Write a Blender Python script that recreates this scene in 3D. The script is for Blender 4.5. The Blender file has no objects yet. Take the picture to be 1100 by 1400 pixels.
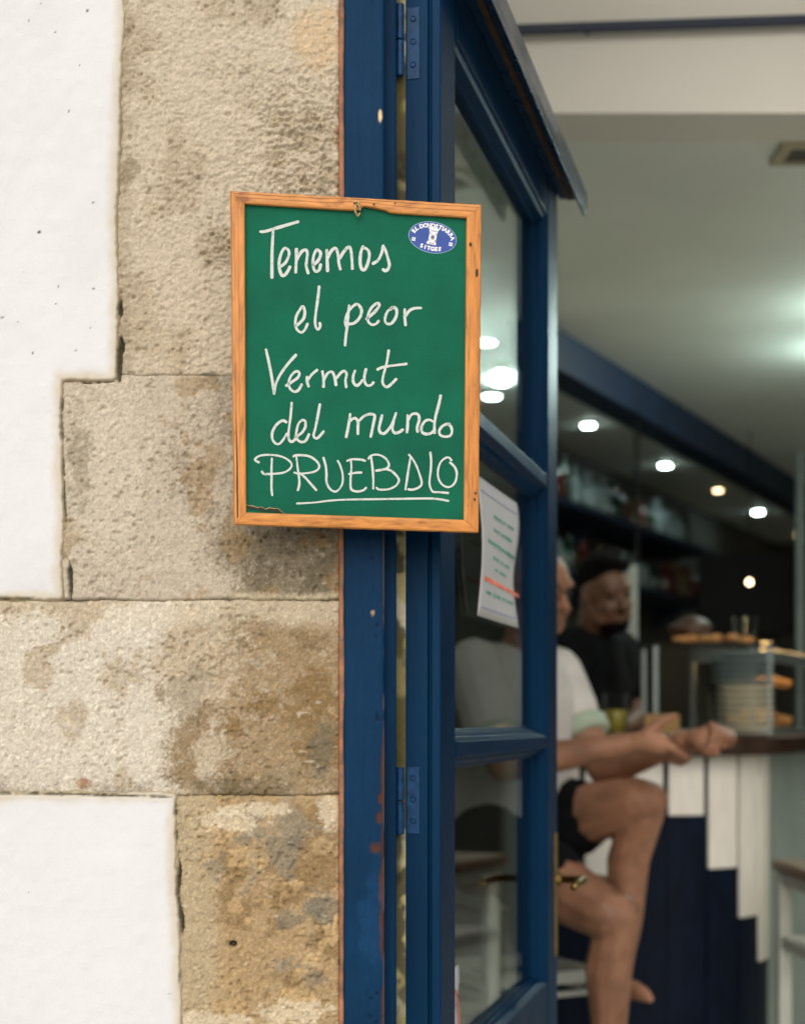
import bpy, bmesh, math, random
import numpy as np
from mathutils import Vector, Matrix
random.seed(4)
R = math.radians
sc = bpy.context.scene
COL = sc.collection

# ------------------------------------------------------------------ camera, world, sun, exposure
F = 50 / 24 * 1100            # focal length in photograph pixels
CZ = 1.13                     # camera height above the bar's floor
HY = 985                      # horizon row in the photograph
camd = bpy.data.cameras.new('camera'); cam = bpy.data.objects.new('camera', camd); COL.objects.link(cam)
cam.location = (0, 0, CZ); cam.rotation_euler = (R(90), 0, 0)
camd.sensor_fit = 'HORIZONTAL'; camd.sensor_width = 24; camd.lens = 50
camd.shift_y = (HY - 700) / 1100
camd.clip_start = .05; camd.clip_end = 300
camd.dof.use_dof = True; camd.dof.focus_distance = 1.94; camd.dof.aperture_fstop = 3.6; camd.dof.aperture_blades = 0
sc.camera = cam

SUN_EL, SUN_AZ = 33, 190      # azimuth from +Y clockwise: behind the camera, a little to the left
w = bpy.data.worlds.new('World'); sc.world = w; w.use_nodes = True
wn = w.node_tree.nodes; wl_ = w.node_tree.links
sky = wn.new('ShaderNodeTexSky'); sky.sky_type = 'NISHITA'; sky.sun_disc = False
sky.sun_elevation = R(SUN_EL); sky.sun_rotation = R(SUN_AZ)
sky.air_density = 1.0; sky.dust_density = 3.0; sky.ozone_density = 1.0
bg = wn['Background']; bg.inputs['Strength'].default_value = .07
wl_.new(sky.outputs[0], bg.inputs[0])
sl = bpy.data.lights.new('sun', 'SUN'); sun = bpy.data.objects.new('sun', sl); COL.objects.link(sun)
sl.energy = 1.4; sl.angle = R(66); sl.color = (1, .972, .935)
sd = Vector((math.sin(R(SUN_AZ)) * math.cos(R(SUN_EL)), math.cos(R(SUN_AZ)) * math.cos(R(SUN_EL)), math.sin(R(SUN_EL))))
sun.rotation_euler = sd.to_track_quat('Z', 'Y').to_euler()
sc.view_settings.view_transform = 'Standard'; sc.view_settings.look = 'None'
sc.view_settings.exposure = 0.60; sc.view_settings.gamma = 1; sc.view_settings.use_curve_mapping = False
sc.render.engine = 'CYCLES'
sc.cycles.use_denoising = True
sc.cycles.max_bounces = 10; sc.cycles.diffuse_bounces = 5; sc.cycles.glossy_bounces = 5; sc.cycles.transparent_max_bounces = 16
sc.cycles.sample_clamp_indirect = 6
sc.cycles.caustics_reflective = False; sc.cycles.caustics_refractive = False


def P(x, y, d):
    "the point that lies d metres into the scene on the sight line of photograph pixel x, y"
    return Vector(((x - 550) / F * d, d, CZ + (HY - y) / F * d))


def PX(x, d=2.0): return (x - 550) / F * d
def PZ(y, d=2.0): return CZ + (HY - y) / F * d


# ------------------------------------------------------------------ scene helpers
def wloc(o):
    v = Vector((0, 0, 0))
    while o is not None:
        v = v + o.location; o = o.parent
    return v


def thing(name, label, cat, loc=(0, 0, 0), group=None):
    o = bpy.data.objects.new(name, None); COL.objects.link(o)
    o.location = loc; o.empty_display_size = .05
    o['label'] = label; o['category'] = cat
    if group: o['group'] = group
    return o


def tag(o, label, cat, group=None):
    o['label'] = label; o['category'] = cat
    if group: o['group'] = group
    return o


def struct(o):
    o['kind'] = 'structure'; return o


def link_mesh(name, me, mat, parent=None, smooth=False, bevel=0, kind=None):
    if parent is not None:
        me.transform(Matrix.Translation(-wloc(parent)))
    o = bpy.data.objects.new(name, me); COL.objects.link(o); o.parent = parent
    if mat is not None: me.materials.append(mat)
    if smooth:
        me.polygons.foreach_set('use_smooth', [True] * len(me.polygons))
    if bevel:
        m = o.modifiers.new('bevel', 'BEVEL'); m.width = bevel; m.segments = 2; m.limit_method = 'ANGLE'; m.angle_limit = R(40)
    if kind: o['kind'] = kind
    me.update()
    return o


class MB:
    def __init__(s): s.v = []; s.f = []

    def pts(s, ps):
        n = len(s.v); s.v += [tuple(p) for p in ps]; return n

    def hexa(s, p):      # p: 4 bottom (ccw) + 4 top
        n = s.pts(p)
        for q in ((3, 2, 1, 0), (4, 5, 6, 7), (0, 1, 5, 4), (1, 2, 6, 5), (2, 3, 7, 6), (3, 0, 4, 7)):
            s.f.append(tuple(n + i for i in q))
        return s

    def box(s, x0, x1, y0, y1, z0, z1, T=None):
        p = [(x0, y0, z0), (x1, y0, z0), (x1, y1, z0), (x0, y1, z0), (x0, y0, z1), (x1, y0, z1), (x1, y1, z1), (x0, y1, z1)]
        if T: p = [T(*q) for q in p]
        return s.hexa(p)

    def prism(s, poly, a, b, T):
        "poly: 2-D outline; T(p, q, t) maps outline point and extrusion parameter to the world"
        n = len(poly)
        k = s.pts([T(p, q, a) for p, q in poly] + [T(p, q, b) for p, q in poly])
        s.f.append(tuple(k + i for i in range(n))[::-1]); s.f.append(tuple(k + n + i for i in range(n)))
        for i in range(n):
            j = (i + 1) % n
            s.f.append((k + i, k + j, k + n + j, k + n + i))
        return s

    def tube(s, path, r, n=8, caps=True):
        path = [Vector(p) for p in path]
        if not isinstance(r, (list, tuple)): r = [r] * len(path)
        up = Vector((.31, .22, .93)); rings = []
        for i, p in enumerate(path):
            t = (path[min(i + 1, len(path) - 1)] - path[max(i - 1, 0)]).normalized()
            a = t.cross(up)
            if a.length < 1e-3: a = t.cross(Vector((1, 0, 0)))
            a.normalize(); b = t.cross(a).normalized()
            rings.append(s.pts([p + (a * math.cos(2 * math.pi * k / n) + b * math.sin(2 * math.pi * k / n)) * r[i] for k in range(n)]))
        for q0, q1 in zip(rings, rings[1:]):
            for k in range(n):
                s.f.append((q0 + k, q0 + (k + 1) % n, q1 + (k + 1) % n, q1 + k))
        if caps:
            s.f.append(tuple(rings[0] + k for k in range(n))[::-1]); s.f.append(tuple(rings[-1] + k for k in range(n)))
        return s

    def lathe(s, prof, c, n=20, M=None):
        "prof: (radius, height) from bottom to top; closed with caps"
        rings = []
        for r, h in prof:
            ps = [Vector((math.cos(2 * math.pi * k / n) * r, math.sin(2 * math.pi * k / n) * r, h)) for k in range(n)]
            if M is not None: ps = [M @ p for p in ps]
            rings.append(s.pts([p + Vector(c) for p in ps]))
        for q0, q1 in zip(rings, rings[1:]):
            for k in range(n):
                s.f.append((q0 + k, q0 + (k + 1) % n, q1 + (k + 1) % n, q1 + k))
        s.f.append(tuple(rings[0] + k for k in range(n))[::-1]); s.f.append(tuple(rings[-1] + k for k in range(n)))
        return s

    def build(s, name, mat, parent=None, smooth=False, bevel=0, kind=None):
        me = bpy.data.meshes.new(name); me.from_pydata(s.v, [], s.f)
        bm = bmesh.new(); bm.from_mesh(me); bmesh.ops.recalc_face_normals(bm, faces=bm.faces); bm.to_mesh(me); bm.free()
        return link_mesh(name, me, mat, parent, smooth, bevel, kind)


# ------------------------------------------------------------------ noise in numpy
_rt = np.random.RandomState(7).rand(64, 256, 256)


def vn(X, Y, f, seed):
    t = _rt[seed % 64]
    x = X * f + seed * 3.7; y = Y * f + seed * 1.3
    xi = np.floor(x).astype(int); yi = np.floor(y).astype(int)
    a = x - xi; b = y - yi
    a = a * a * (3 - 2 * a); b = b * b * (3 - 2 * b)
    g = lambda i, j: t[i & 255, j & 255]
    return (g(xi, yi) * (1 - a) + g(xi + 1, yi) * a) * (1 - b) + (g(xi, yi + 1) * (1 - a) + g(xi + 1, yi + 1) * a) * b


def fbm(X, Y, f, o, seed, gain=.5):
    s = 0; w_ = 0; a = 1
    for k in range(o):
        s = s + a * vn(X, Y, f * 2 ** k, seed + k); w_ += a; a *= gain
    return s / w_


def sst(a, b, x):
    t = np.clip((x - a) / (b - a), 0, 1); return t * t * (3 - 2 * t)


def srgb(r, g, b):
    c = np.array([r, g, b], float) / 255
    return np.where(c <= .04045, c / 12.92, ((c + .055) / 1.055) ** 2.4)


def mix(c, d, m):
    m = np.clip(m, 0, 1)
    return c * (1 - m[..., None]) + np.asarray(d) * m[..., None]


# ------------------------------------------------------------------ materials
def new_mat(name):
    m = bpy.data.materials.new(name); m.use_nodes = True
    return m, m.node_tree.nodes, m.node_tree.links, m.node_tree.nodes['Principled BSDF']


def mat(name, col, rough=.5, metal=0, var=.15, vscale=8, bump=0, bscale=200, stretch=(1, 1, 1), spec=.5, coat=0, var2=None, detail=6):
    m, n, l, b = new_mat(name)
    b.inputs['Roughness'].default_value = rough; b.inputs['Metallic'].default_value = metal
    b.inputs['Specular IOR Level'].default_value = spec; b.inputs['Coat Weight'].default_value = coat
    tc = n.new('ShaderNodeTexCoord'); mp = n.new('ShaderNodeMapping'); mp.inputs['Scale'].default_value = stretch
    l.new(tc.outputs['Object'], mp.inputs[0])
    nz = n.new('ShaderNodeTexNoise'); nz.inputs['Scale'].default_value = vscale; nz.inputs['Detail'].default_value = detail
    l.new(mp.outputs[0], nz.inputs['Vector'])
    rp = n.new('ShaderNodeValToRGB'); c = np.array(col[:3])
    lo = c * (1 - var) if var2 is None else np.array(var2); hi = np.clip(c * (1 + var), 0, 1)
    rp.color_ramp.elements[0].position = .3; rp.color_ramp.elements[1].position = .7
    rp.color_ramp.elements[0].color = (*lo, 1); rp.color_ramp.elements[1].color = (*hi, 1)
    l.new(nz.outputs[0], rp.inputs[0]); l.new(rp.outputs[0], b.inputs['Base Color'])
    mr = n.new('ShaderNodeMapRange'); mr.inputs[3].default_value = max(0, rough - .1); mr.inputs[4].default_value = min(1, rough + .1)
    l.new(nz.outputs[0], mr.inputs[0]); l.new(mr.outputs[0], b.inputs['Roughness'])
    if bump:
        n2 = n.new('ShaderNodeTexNoise'); n2.inputs['Scale'].default_value = bscale; n2.inputs['Detail'].default_value = 4
        l.new(mp.outputs[0], n2.inputs['Vector'])
        bp = n.new('ShaderNodeBump'); bp.inputs['Strength'].default_value = bump; bp.inputs['Distance'].default_value = .002
        l.new(n2.outputs[0], bp.inputs['Height']); l.new(bp.outputs[0], b.inputs['Normal'])
    return m


def attr_mat(name, rough=.85, grain=.18, gscale=700, bump=.35, spec=.3, coat=0):
    "colour from the mesh's own stain map, plus fine grain"
    m, n, l, b = new_mat(name)
    b.inputs['Roughness'].default_value = rough; b.inputs['Specular IOR Level'].default_value = spec; b.inputs['Coat Weight'].default_value = coat
    at = n.new('ShaderNodeAttribute'); at.attribute_name = 'stain'
    tc = n.new('ShaderNodeTexCoord')
    nz = n.new('ShaderNodeTexNoise'); nz.inputs['Scale'].default_value = gscale; nz.inputs['Detail'].default_value = 5; nz.inputs['Roughness'].default_value = .7
    l.new(tc.outputs['Object'], nz.inputs['Vector'])
    mr = n.new('ShaderNodeMapRange'); mr.inputs[1].default_value = .25; mr.inputs[2].default_value = .75
    mr.inputs[3].default_value = 1 - grain; mr.inputs[4].default_value = 1 + grain
    l.new(nz.outputs[0], mr.inputs[0])
    mx = n.new('ShaderNodeMix'); mx.data_type = 'RGBA'; mx.blend_type = 'MULTIPLY'; mx.inputs[0].default_value = 1
    l.new(at.outputs['Color'], mx.inputs[6]); l.new(mr.outputs[0], mx.inputs[7]); l.new(mx.outputs[2], b.inputs['Base Color'])
    bp = n.new('ShaderNodeBump'); bp.inputs['Strength'].default_value = bump; bp.inputs['Distance'].default_value = .0012
    l.new(nz.outputs[0], bp.inputs['Height']); l.new(bp.outputs[0], b.inputs['Normal'])
    return m


def wood_mat(name, col, dark, stretch, scale=60, rough=.45):
    m, n, l, b = new_mat(name)
    b.inputs['Roughness'].default_value = rough
    tc = n.new('ShaderNodeTexCoord'); mp = n.new('ShaderNodeMapping'); mp.inputs['Scale'].default_value = stretch
    l.new(tc.outputs['Object'], mp.inputs[0])
    a = n.new('ShaderNodeTexNoise'); a.inputs['Scale'].default_value = scale; a.inputs['Detail'].default_value = 7; a.inputs['Distortion'].default_value = .4
    l.new(mp.outputs[0], a.inputs['Vector'])
    rp = n.new('ShaderNodeValToRGB'); e = rp.color_ramp.elements
    e[0].position = .28; e[0].color = (*dark, 1); e[1].position = .72; e[1].color = (*[min(1, x * 1.18) for x in col], 1)
    k = e.new(.45); k.color = (*[x * .88 for x in col], 1)
    l.new(a.outputs[0], rp.inputs[0])
    s = n.new('ShaderNodeTexNoise'); s.inputs['Scale'].default_value = 45; s.inputs['Detail'].default_value = 3
    l.new(tc.outputs['Object'], s.inputs['Vector'])
    r2 = n.new('ShaderNodeValToRGB'); r2.color_ramp.elements[0].position = .27; r2.color_ramp.elements[1].position = .36
    r2.color_ramp.elements[0].color = (.34, .2, .12, 1); r2.color_ramp.elements[1].color = (1, 1, 1, 1)
    l.new(s.outputs[0], r2.inputs[0])
    mx = n.new('ShaderNodeMix'); mx.data_type = 'RGBA'; mx.blend_type = 'MULTIPLY'; mx.inputs[0].default_value = .5
    l.new(rp.outputs[0], mx.inputs[6]); l.new(r2.outputs[0], mx.inputs[7]); l.new(mx.outputs[2], b.inputs['Base Color'])
    bp = n.new('ShaderNodeBump'); bp.inputs['Strength'].default_value = .25; bp.inputs['Distance'].default_value = .001
    l.new(a.outputs[0], bp.inputs['Height']); l.new(bp.outputs[0], b.inputs['Normal'])
    return m


def glass_mat(name, tint=(.82, .87, .85), ior=1.5):
    m, n, l, b = new_mat(name); n.remove(b)
    out = n['Material Output']
    tr = n.new('ShaderNodeBsdfTransparent'); tr.inputs[0].default_value = (*tint, 1)
    gl = n.new('ShaderNodeBsdfGlossy'); gl.inputs['Roughness'].default_value = .015
    fr = n.new('ShaderNodeFresnel'); fr.inputs[0].default_value = ior
    # smears and fingermarks: a very faint uneven gloss
    tc = n.new('ShaderNodeTexCoord'); nz = n.new('ShaderNodeTexNoise'); nz.inputs['Scale'].default_value = 9; nz.inputs['Detail'].default_value = 5
    l.new(tc.outputs['Object'], nz.inputs['Vector'])
    mr = n.new('ShaderNodeMapRange'); mr.inputs[3].default_value = .0; mr.inputs[4].default_value = .05
    l.new(nz.outputs[0], mr.inputs[0]); l.new(mr.outputs[0], gl.inputs['Roughness'])
    ge = n.new('ShaderNodeNewGeometry'); mi = n.new('ShaderNodeMapRange'); mi.inputs[3].default_value = ior; mi.inputs[4].default_value = 1 / ior
    l.new(ge.outputs['Backfacing'], mi.inputs[0]); l.new(mi.outputs[0], fr.inputs[0])      # leaving a thin sheet counts as entering it: the ray runs straight on
    ms = n.new('ShaderNodeMixShader'); l.new(fr.outputs[0], ms.inputs[0]); l.new(tr.outputs[0], ms.inputs[1]); l.new(gl.outputs[0], ms.inputs[2])
    l.new(ms.outputs[0], out.inputs['Surface'])
    return m


def emit_mat(name, col, s):
    m, n, l, b = new_mat(name)
    b.inputs['Base Color'].default_value = (*col, 1); b.inputs['Emission Color'].default_value = (*col, 1); b.inputs['Emission Strength'].default_value = s
    return m


BLUE = (.0022, .028, .074)
M = dict(
    stone=attr_mat('weathered sandstone', .92, .34, 1100, .6),
    plaster=attr_mat('white plaster', .92, .035, 600, .4, .15),
    bluewear=attr_mat('worn blue paint', .55, .12, 260, .1, .08),
    strip=attr_mat('dirty bare timber', .8, .15, 300, .4),
    mortar=mat('dark mortar', (.16, .145, .11), .95, var=.5, vscale=60, bump=.8, bscale=300),
    sealant=mat('terracotta sealant', (.30, .135, .07), .8, var=.5, vscale=40, var2=(.13, .075, .045), bump=.6, bscale=250),
    blue=mat('blue door paint', BLUE, .42, var=.3, vscale=14, bump=.2, bscale=160, stretch=(1, 1, .12), spec=.07),
    bluegloss=mat('blue gloss paint', BLUE, .28, var=.25, vscale=14, bump=.12, bscale=120, spec=.5),
    navy=mat('navy paint', (.0035, .015, .042), .55, var=.2, vscale=6, bump=.05),
    darknavy=mat('dark navy board', (.0022, .0065, .018), .6, var=.4, vscale=10, stretch=(6, 6, 1), spec=.12),
    brownwood=mat('bare brown timber', (.07, .035, .014), .8, var=.5, vscale=40, bump=.4, stretch=(1, 1, 1)),
    glass=glass_mat('door glass'),
    brass=mat('aged brass', (.26, .18, .06), .42, 1, var=.3, vscale=60),
    steel=mat('steel', (.16, .19, .19), .4, .6, var=.15, vscale=30),
    screw=mat('painted hinge', (.006, .045, .125), .4, var=.35, vscale=120, spec=.2),
    green=mat('green chalkboard', (.0065, .122, .069), .7, var=.14, vscale=18, bump=.25, bscale=900, spec=.12),
    wood_h=wood_mat('orange pine, grain across', (.64, .265, .062), (.37, .13, .03), (7, 60, 60), 4),
    wood_v=wood_mat('orange pine, grain upright', (.64, .255, .058), (.34, .115, .025), (60, 60, 5), 4),
    rawwood=mat('raw split wood', (.62, .42, .2), .8, var=.4, vscale=300, bump=.5),
    string=mat('jute string', (.55, .36, .16), .9, var=.3, vscale=500, bump=.6, bscale=900),
    dark=mat('dark hole', (.015, .01, .006), .9),
    white_ink=mat('white ink', (.82, .84, .85), .5, var=.05),
    sticker=mat('blue sticker vinyl', (.012, .06, .32), .3, var=.12, vscale=60, coat=.2),
    sticker_edge=mat('pale sticker rim', (.3, .45, .6), .4, var=.1),
    stickgrey=mat('emblem grey ink', (.42, .42, .44), .5, var=.1),
    paper=mat('white paper', (.68, .66, .65), .8, var=.03, vscale=20, bump=.15, bscale=60),
    ink_g=mat('green ink', (.10, .30, .22), .7, var=.2), ink_r=mat('red ink', (.75, .2, .12), .7, var=.2), ink_b=mat('blue ink', (.42, .45, .6), .7, var=.1),
    ceil=mat('ceiling paint', (.80, .85, .77), .62, var=.04, vscale=3, bump=.05, bscale=40),
    bulk=mat('cream wall paint', (.80, .78, .70), .75, var=.04, vscale=3, bump=.08, bscale=60),
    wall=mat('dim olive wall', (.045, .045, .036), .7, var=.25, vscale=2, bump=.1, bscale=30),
    floor=mat('worn pale floor tile', (.56, .55, .49), .45, var=.3, vscale=3),
    pave=mat('pale paving', (.5, .48, .44), .85, var=.25, vscale=5, bump=.4, bscale=60),
    facade=mat('far plaster', (.72, .71, .67), .9, var=.06, vscale=4, bump=.2, bscale=80),
    whiteboard=mat('off-white painted board', (.78, .75, .67), .5, var=.07, vscale=10, bump=.05, stretch=(6, 6, 1)),
    palegreen=mat('pale grey-green panel', (.27, .33, .30), .5, var=.12, vscale=5),
    slab=mat('dark bar top', (.028, .012, .007), .3, var=.5, vscale=12, stretch=(1, 6, 1)),
    skin=mat('skin', (.30, .148, .086), .55, var=.36, vscale=13, bump=.3, bscale=120, spec=.35),
    skin2=mat('olive skin', (.125, .060, .033), .5, var=.35, vscale=18),
    shirt=mat('white cotton', (.64, .61, .57), .9, var=.08, vscale=14, bump=.5, bscale=25),
    band=mat('pale green cotton', (.40, .48, .37), .9, var=.15, vscale=30),
    shorts=mat('black cloth', (.006, .007, .008), .95, var=.3, vscale=20, bump=.4, bscale=25, spec=.1),
    hairgrey=mat('grey cropped hair', (.16, .14, .12), .85, var=.4, vscale=150, bump=.8, bscale=300),
    hairblack=mat('black hair', (.004, .0035, .003), .9, var=.4, vscale=120, bump=.8, bscale=200, spec=.08),
    eye=mat('dark eye', (.02, .012, .008), .15),
    stoolwhite=mat('white painted stool', (.46, .48, .43), .5, var=.1, vscale=12),
    stoolseat=mat('brown seat wood', (.20, .13, .08), .5, var=.3, vscale=14, stretch=(1, 8, 1)),
    plate=mat('cream stoneware', (.80, .77, .64), .35, var=.05), plate_b=mat('grey-blue stoneware', (.33, .42, .42), .35, var=.08),
    bread=mat('toasted bread', (.42, .2, .06), .8, var=.45, vscale=50, bump=.6, bscale=90),
    ham=mat('brown cured ham', (.06, .026, .013), .55, var=.5, vscale=18, bump=.4, bscale=40),
    card=mat('brown cardboard', (.30, .18, .07), .85, var=.12, vscale=20),
    beer=mat('pale beer', (.28, .22, .03), .2, var=.2), clear=glass_mat('clear glassware', (.975, .985, .98), 1.16),
    bottle_w=mat('white bottle', (.17, .22, .22), .3, var=.2), bottle_g=mat('green bottle', (.015, .035, .024), .2, var=.2),
    bottle_r=mat('red bottle', (.07, .015, .012), .25, var=.2), bottle_y=mat('amber bottle', (.10, .075, .03), .25, var=.2),
    black=mat('black plastic', (.005, .005, .005), .6, var=.1, spec=.1),
    vent=mat('vent metal', (.42, .38, .26), .5, var=.1), ventdark=mat('vent slats', (.12, .12, .10), .6, var=.1),
    cold=emit_mat('cool lamp', (.78, 1.0, .97), 70), warm=emit_mat('warm lamp', (1.0, .72, .42), 9), bulb=emit_mat('cool bare bulb', (.78, 1.0, .95), 450),
    display=emit_mat('warm strip lamp', (1.0, .62, .25), 14),
)


# ------------------------------------------------------------------ height-field sheets (stones, plaster, painted jamb)
def sheet(name, xs, zs, y0, H, C, mt, parent, keep=None, skirt=.014, smooth=True):
    "front face on plane y = y0 raised towards the street by H; C = colour per vertex; skirt closes the sides"
    nx, nz = len(xs), len(zs)
    X, Z = np.meshgrid(xs, zs)
    V = np.stack([X, y0 - H, Z], -1).reshape(-1, 3)
    idx = np.arange(nx * nz).reshape(nz, nx)
    q = np.stack([idx[:-1, :-1], idx[:-1, 1:], idx[1:, 1:], idx[1:, :-1]], -1).reshape(-1, 4)
    if keep is not None:
        kf = (keep[:-1, :-1] & keep[:-1, 1:] & keep[1:, 1:] & keep[1:, :-1]).reshape(-1)
        q = q[kf]
    # skirt along every border edge
    e = np.concatenate([q[:, [0, 1]], q[:, [1, 2]], q[:, [2, 3]], q[:, [3, 0]]])
    key = np.minimum(e[:, 0], e[:, 1]).astype(np.int64) * (nx * nz) + np.maximum(e[:, 0], e[:, 1])
    u, inv, cnt = np.unique(key, return_inverse=True, return_counts=True)
    be = e[cnt[inv] == 1]
    bv = np.unique(be); mp = np.full(nx * nz, -1); mp[bv] = np.arange(len(bv)) + nx * nz
    Vb = V[bv].copy(); Vb[:, 1] = y0 + skirt
    sk = np.stack([be[:, 1], be[:, 0], mp[be[:, 0]], mp[be[:, 1]]], -1)
    V = np.concatenate([V, Vb]); Q = np.concatenate([q, sk])
    Cc = C.reshape(-1, 3); Cc = np.concatenate([Cc, Cc[bv]])
    used = np.unique(Q); rm = np.full(len(V), -1); rm[used] = np.arange(len(used))
    V = V[used]; Cc = Cc[used]; Q = rm[Q]
    me = bpy.data.meshes.new(name)
    me.vertices.add(len(V)); me.vertices.foreach_set('co', V.ravel())
    me.loops.add(Q.size); me.loops.foreach_set('vertex_index', Q.ravel().astype(np.int32))
    me.polygons.add(len(Q)); me.polygons.foreach_set('loop_start', np.arange(0, Q.size, 4, dtype=np.int32))
    me.update(calc_edges=True); me.validate()
    a = me.color_attributes.new('stain', 'FLOAT_COLOR', 'POINT')
    a.data.foreach_set('color', np.concatenate([np.clip(Cc, 0, 1), np.ones((len(Cc), 1))], 1).ravel().astype(np.float32))
    return link_mesh(name, me, mt, parent, smooth)


def blotch(px, py, cx, cy, rx, ry, seed, rag=.5):
    "ragged-edged spot in photograph pixels on the facade; 1 inside, 0 outside"
    d = np.sqrt(((px - cx) / rx) ** 2 + ((py - cy) / ry) ** 2)
    d = d + rag * (fbm(px / 100, py / 100, 6, 4, seed) - .5) * 2
    return sst(1.35, .55, d + .5 * (fbm(px / 100, py / 100, 40, 3, seed + 9) - .5))


def crevice(px, py):
    "open, dirt-filled cracks along some plaster edges"
    out = np.zeros_like(px)
    for pts, wd in ((((165, 405), (164, 440), (166, 470), (163, 500), (163, 524)), 3.6), (((86, 532), (84, 570), (86, 620), (88, 690), (91, 720)), 1.5), (((95, 768), (97, 800), (96, 822)), 3.0),
                    (((240, 1094), (241, 1140), (246, 1185), (243, 1225), (250, 1262), (247, 1300), (246, 1350)), 2.6), (((88, 521), (120, 523), (160, 521)), 1.2), (((-10, 819), (60, 819), (98, 822)), 1.6), (((-10, 1085), (100, 1086), (160, 1088), (236, 1090)), 1.7)):
        for (x0, y0), (x1, y1) in zip(pts, pts[1:]):
            L2 = (x1 - x0) ** 2 + (y1 - y0) ** 2; t = np.clip(((px - x0) * (x1 - x0) + (py - y0) * (y1 - y0)) / L2, 0, 1)
            d = np.hypot(px - x0 - t * (x1 - x0), py - y0 - t * (y1 - y0))
            wv = wd * (.25 + 1.5 * fbm(px / 100, py / 100, 5, 3, 77)) + 2.2 * (fbm(px / 100, py / 100, 30, 2, 78) - .5)
            along = np.hypot(px - pts[0][0], py - pts[0][1]), np.hypot(px - pts[-1][0], py - pts[-1][1])
            wv = wv * sst(0, 26, along[0] + 6) * sst(0, 26, along[1] + 6) * sst(.25, .45, fbm(px / 100, py / 100, 2.5, 2, 79))
            out = np.maximum(out, sst(wv + .9, wv - 1.6, d))
    return out


facade = thing('building_facade', 'old stone quoins and white plaster wall left of the blue door', 'building', (PX(300), 2.0, -.15))


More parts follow.
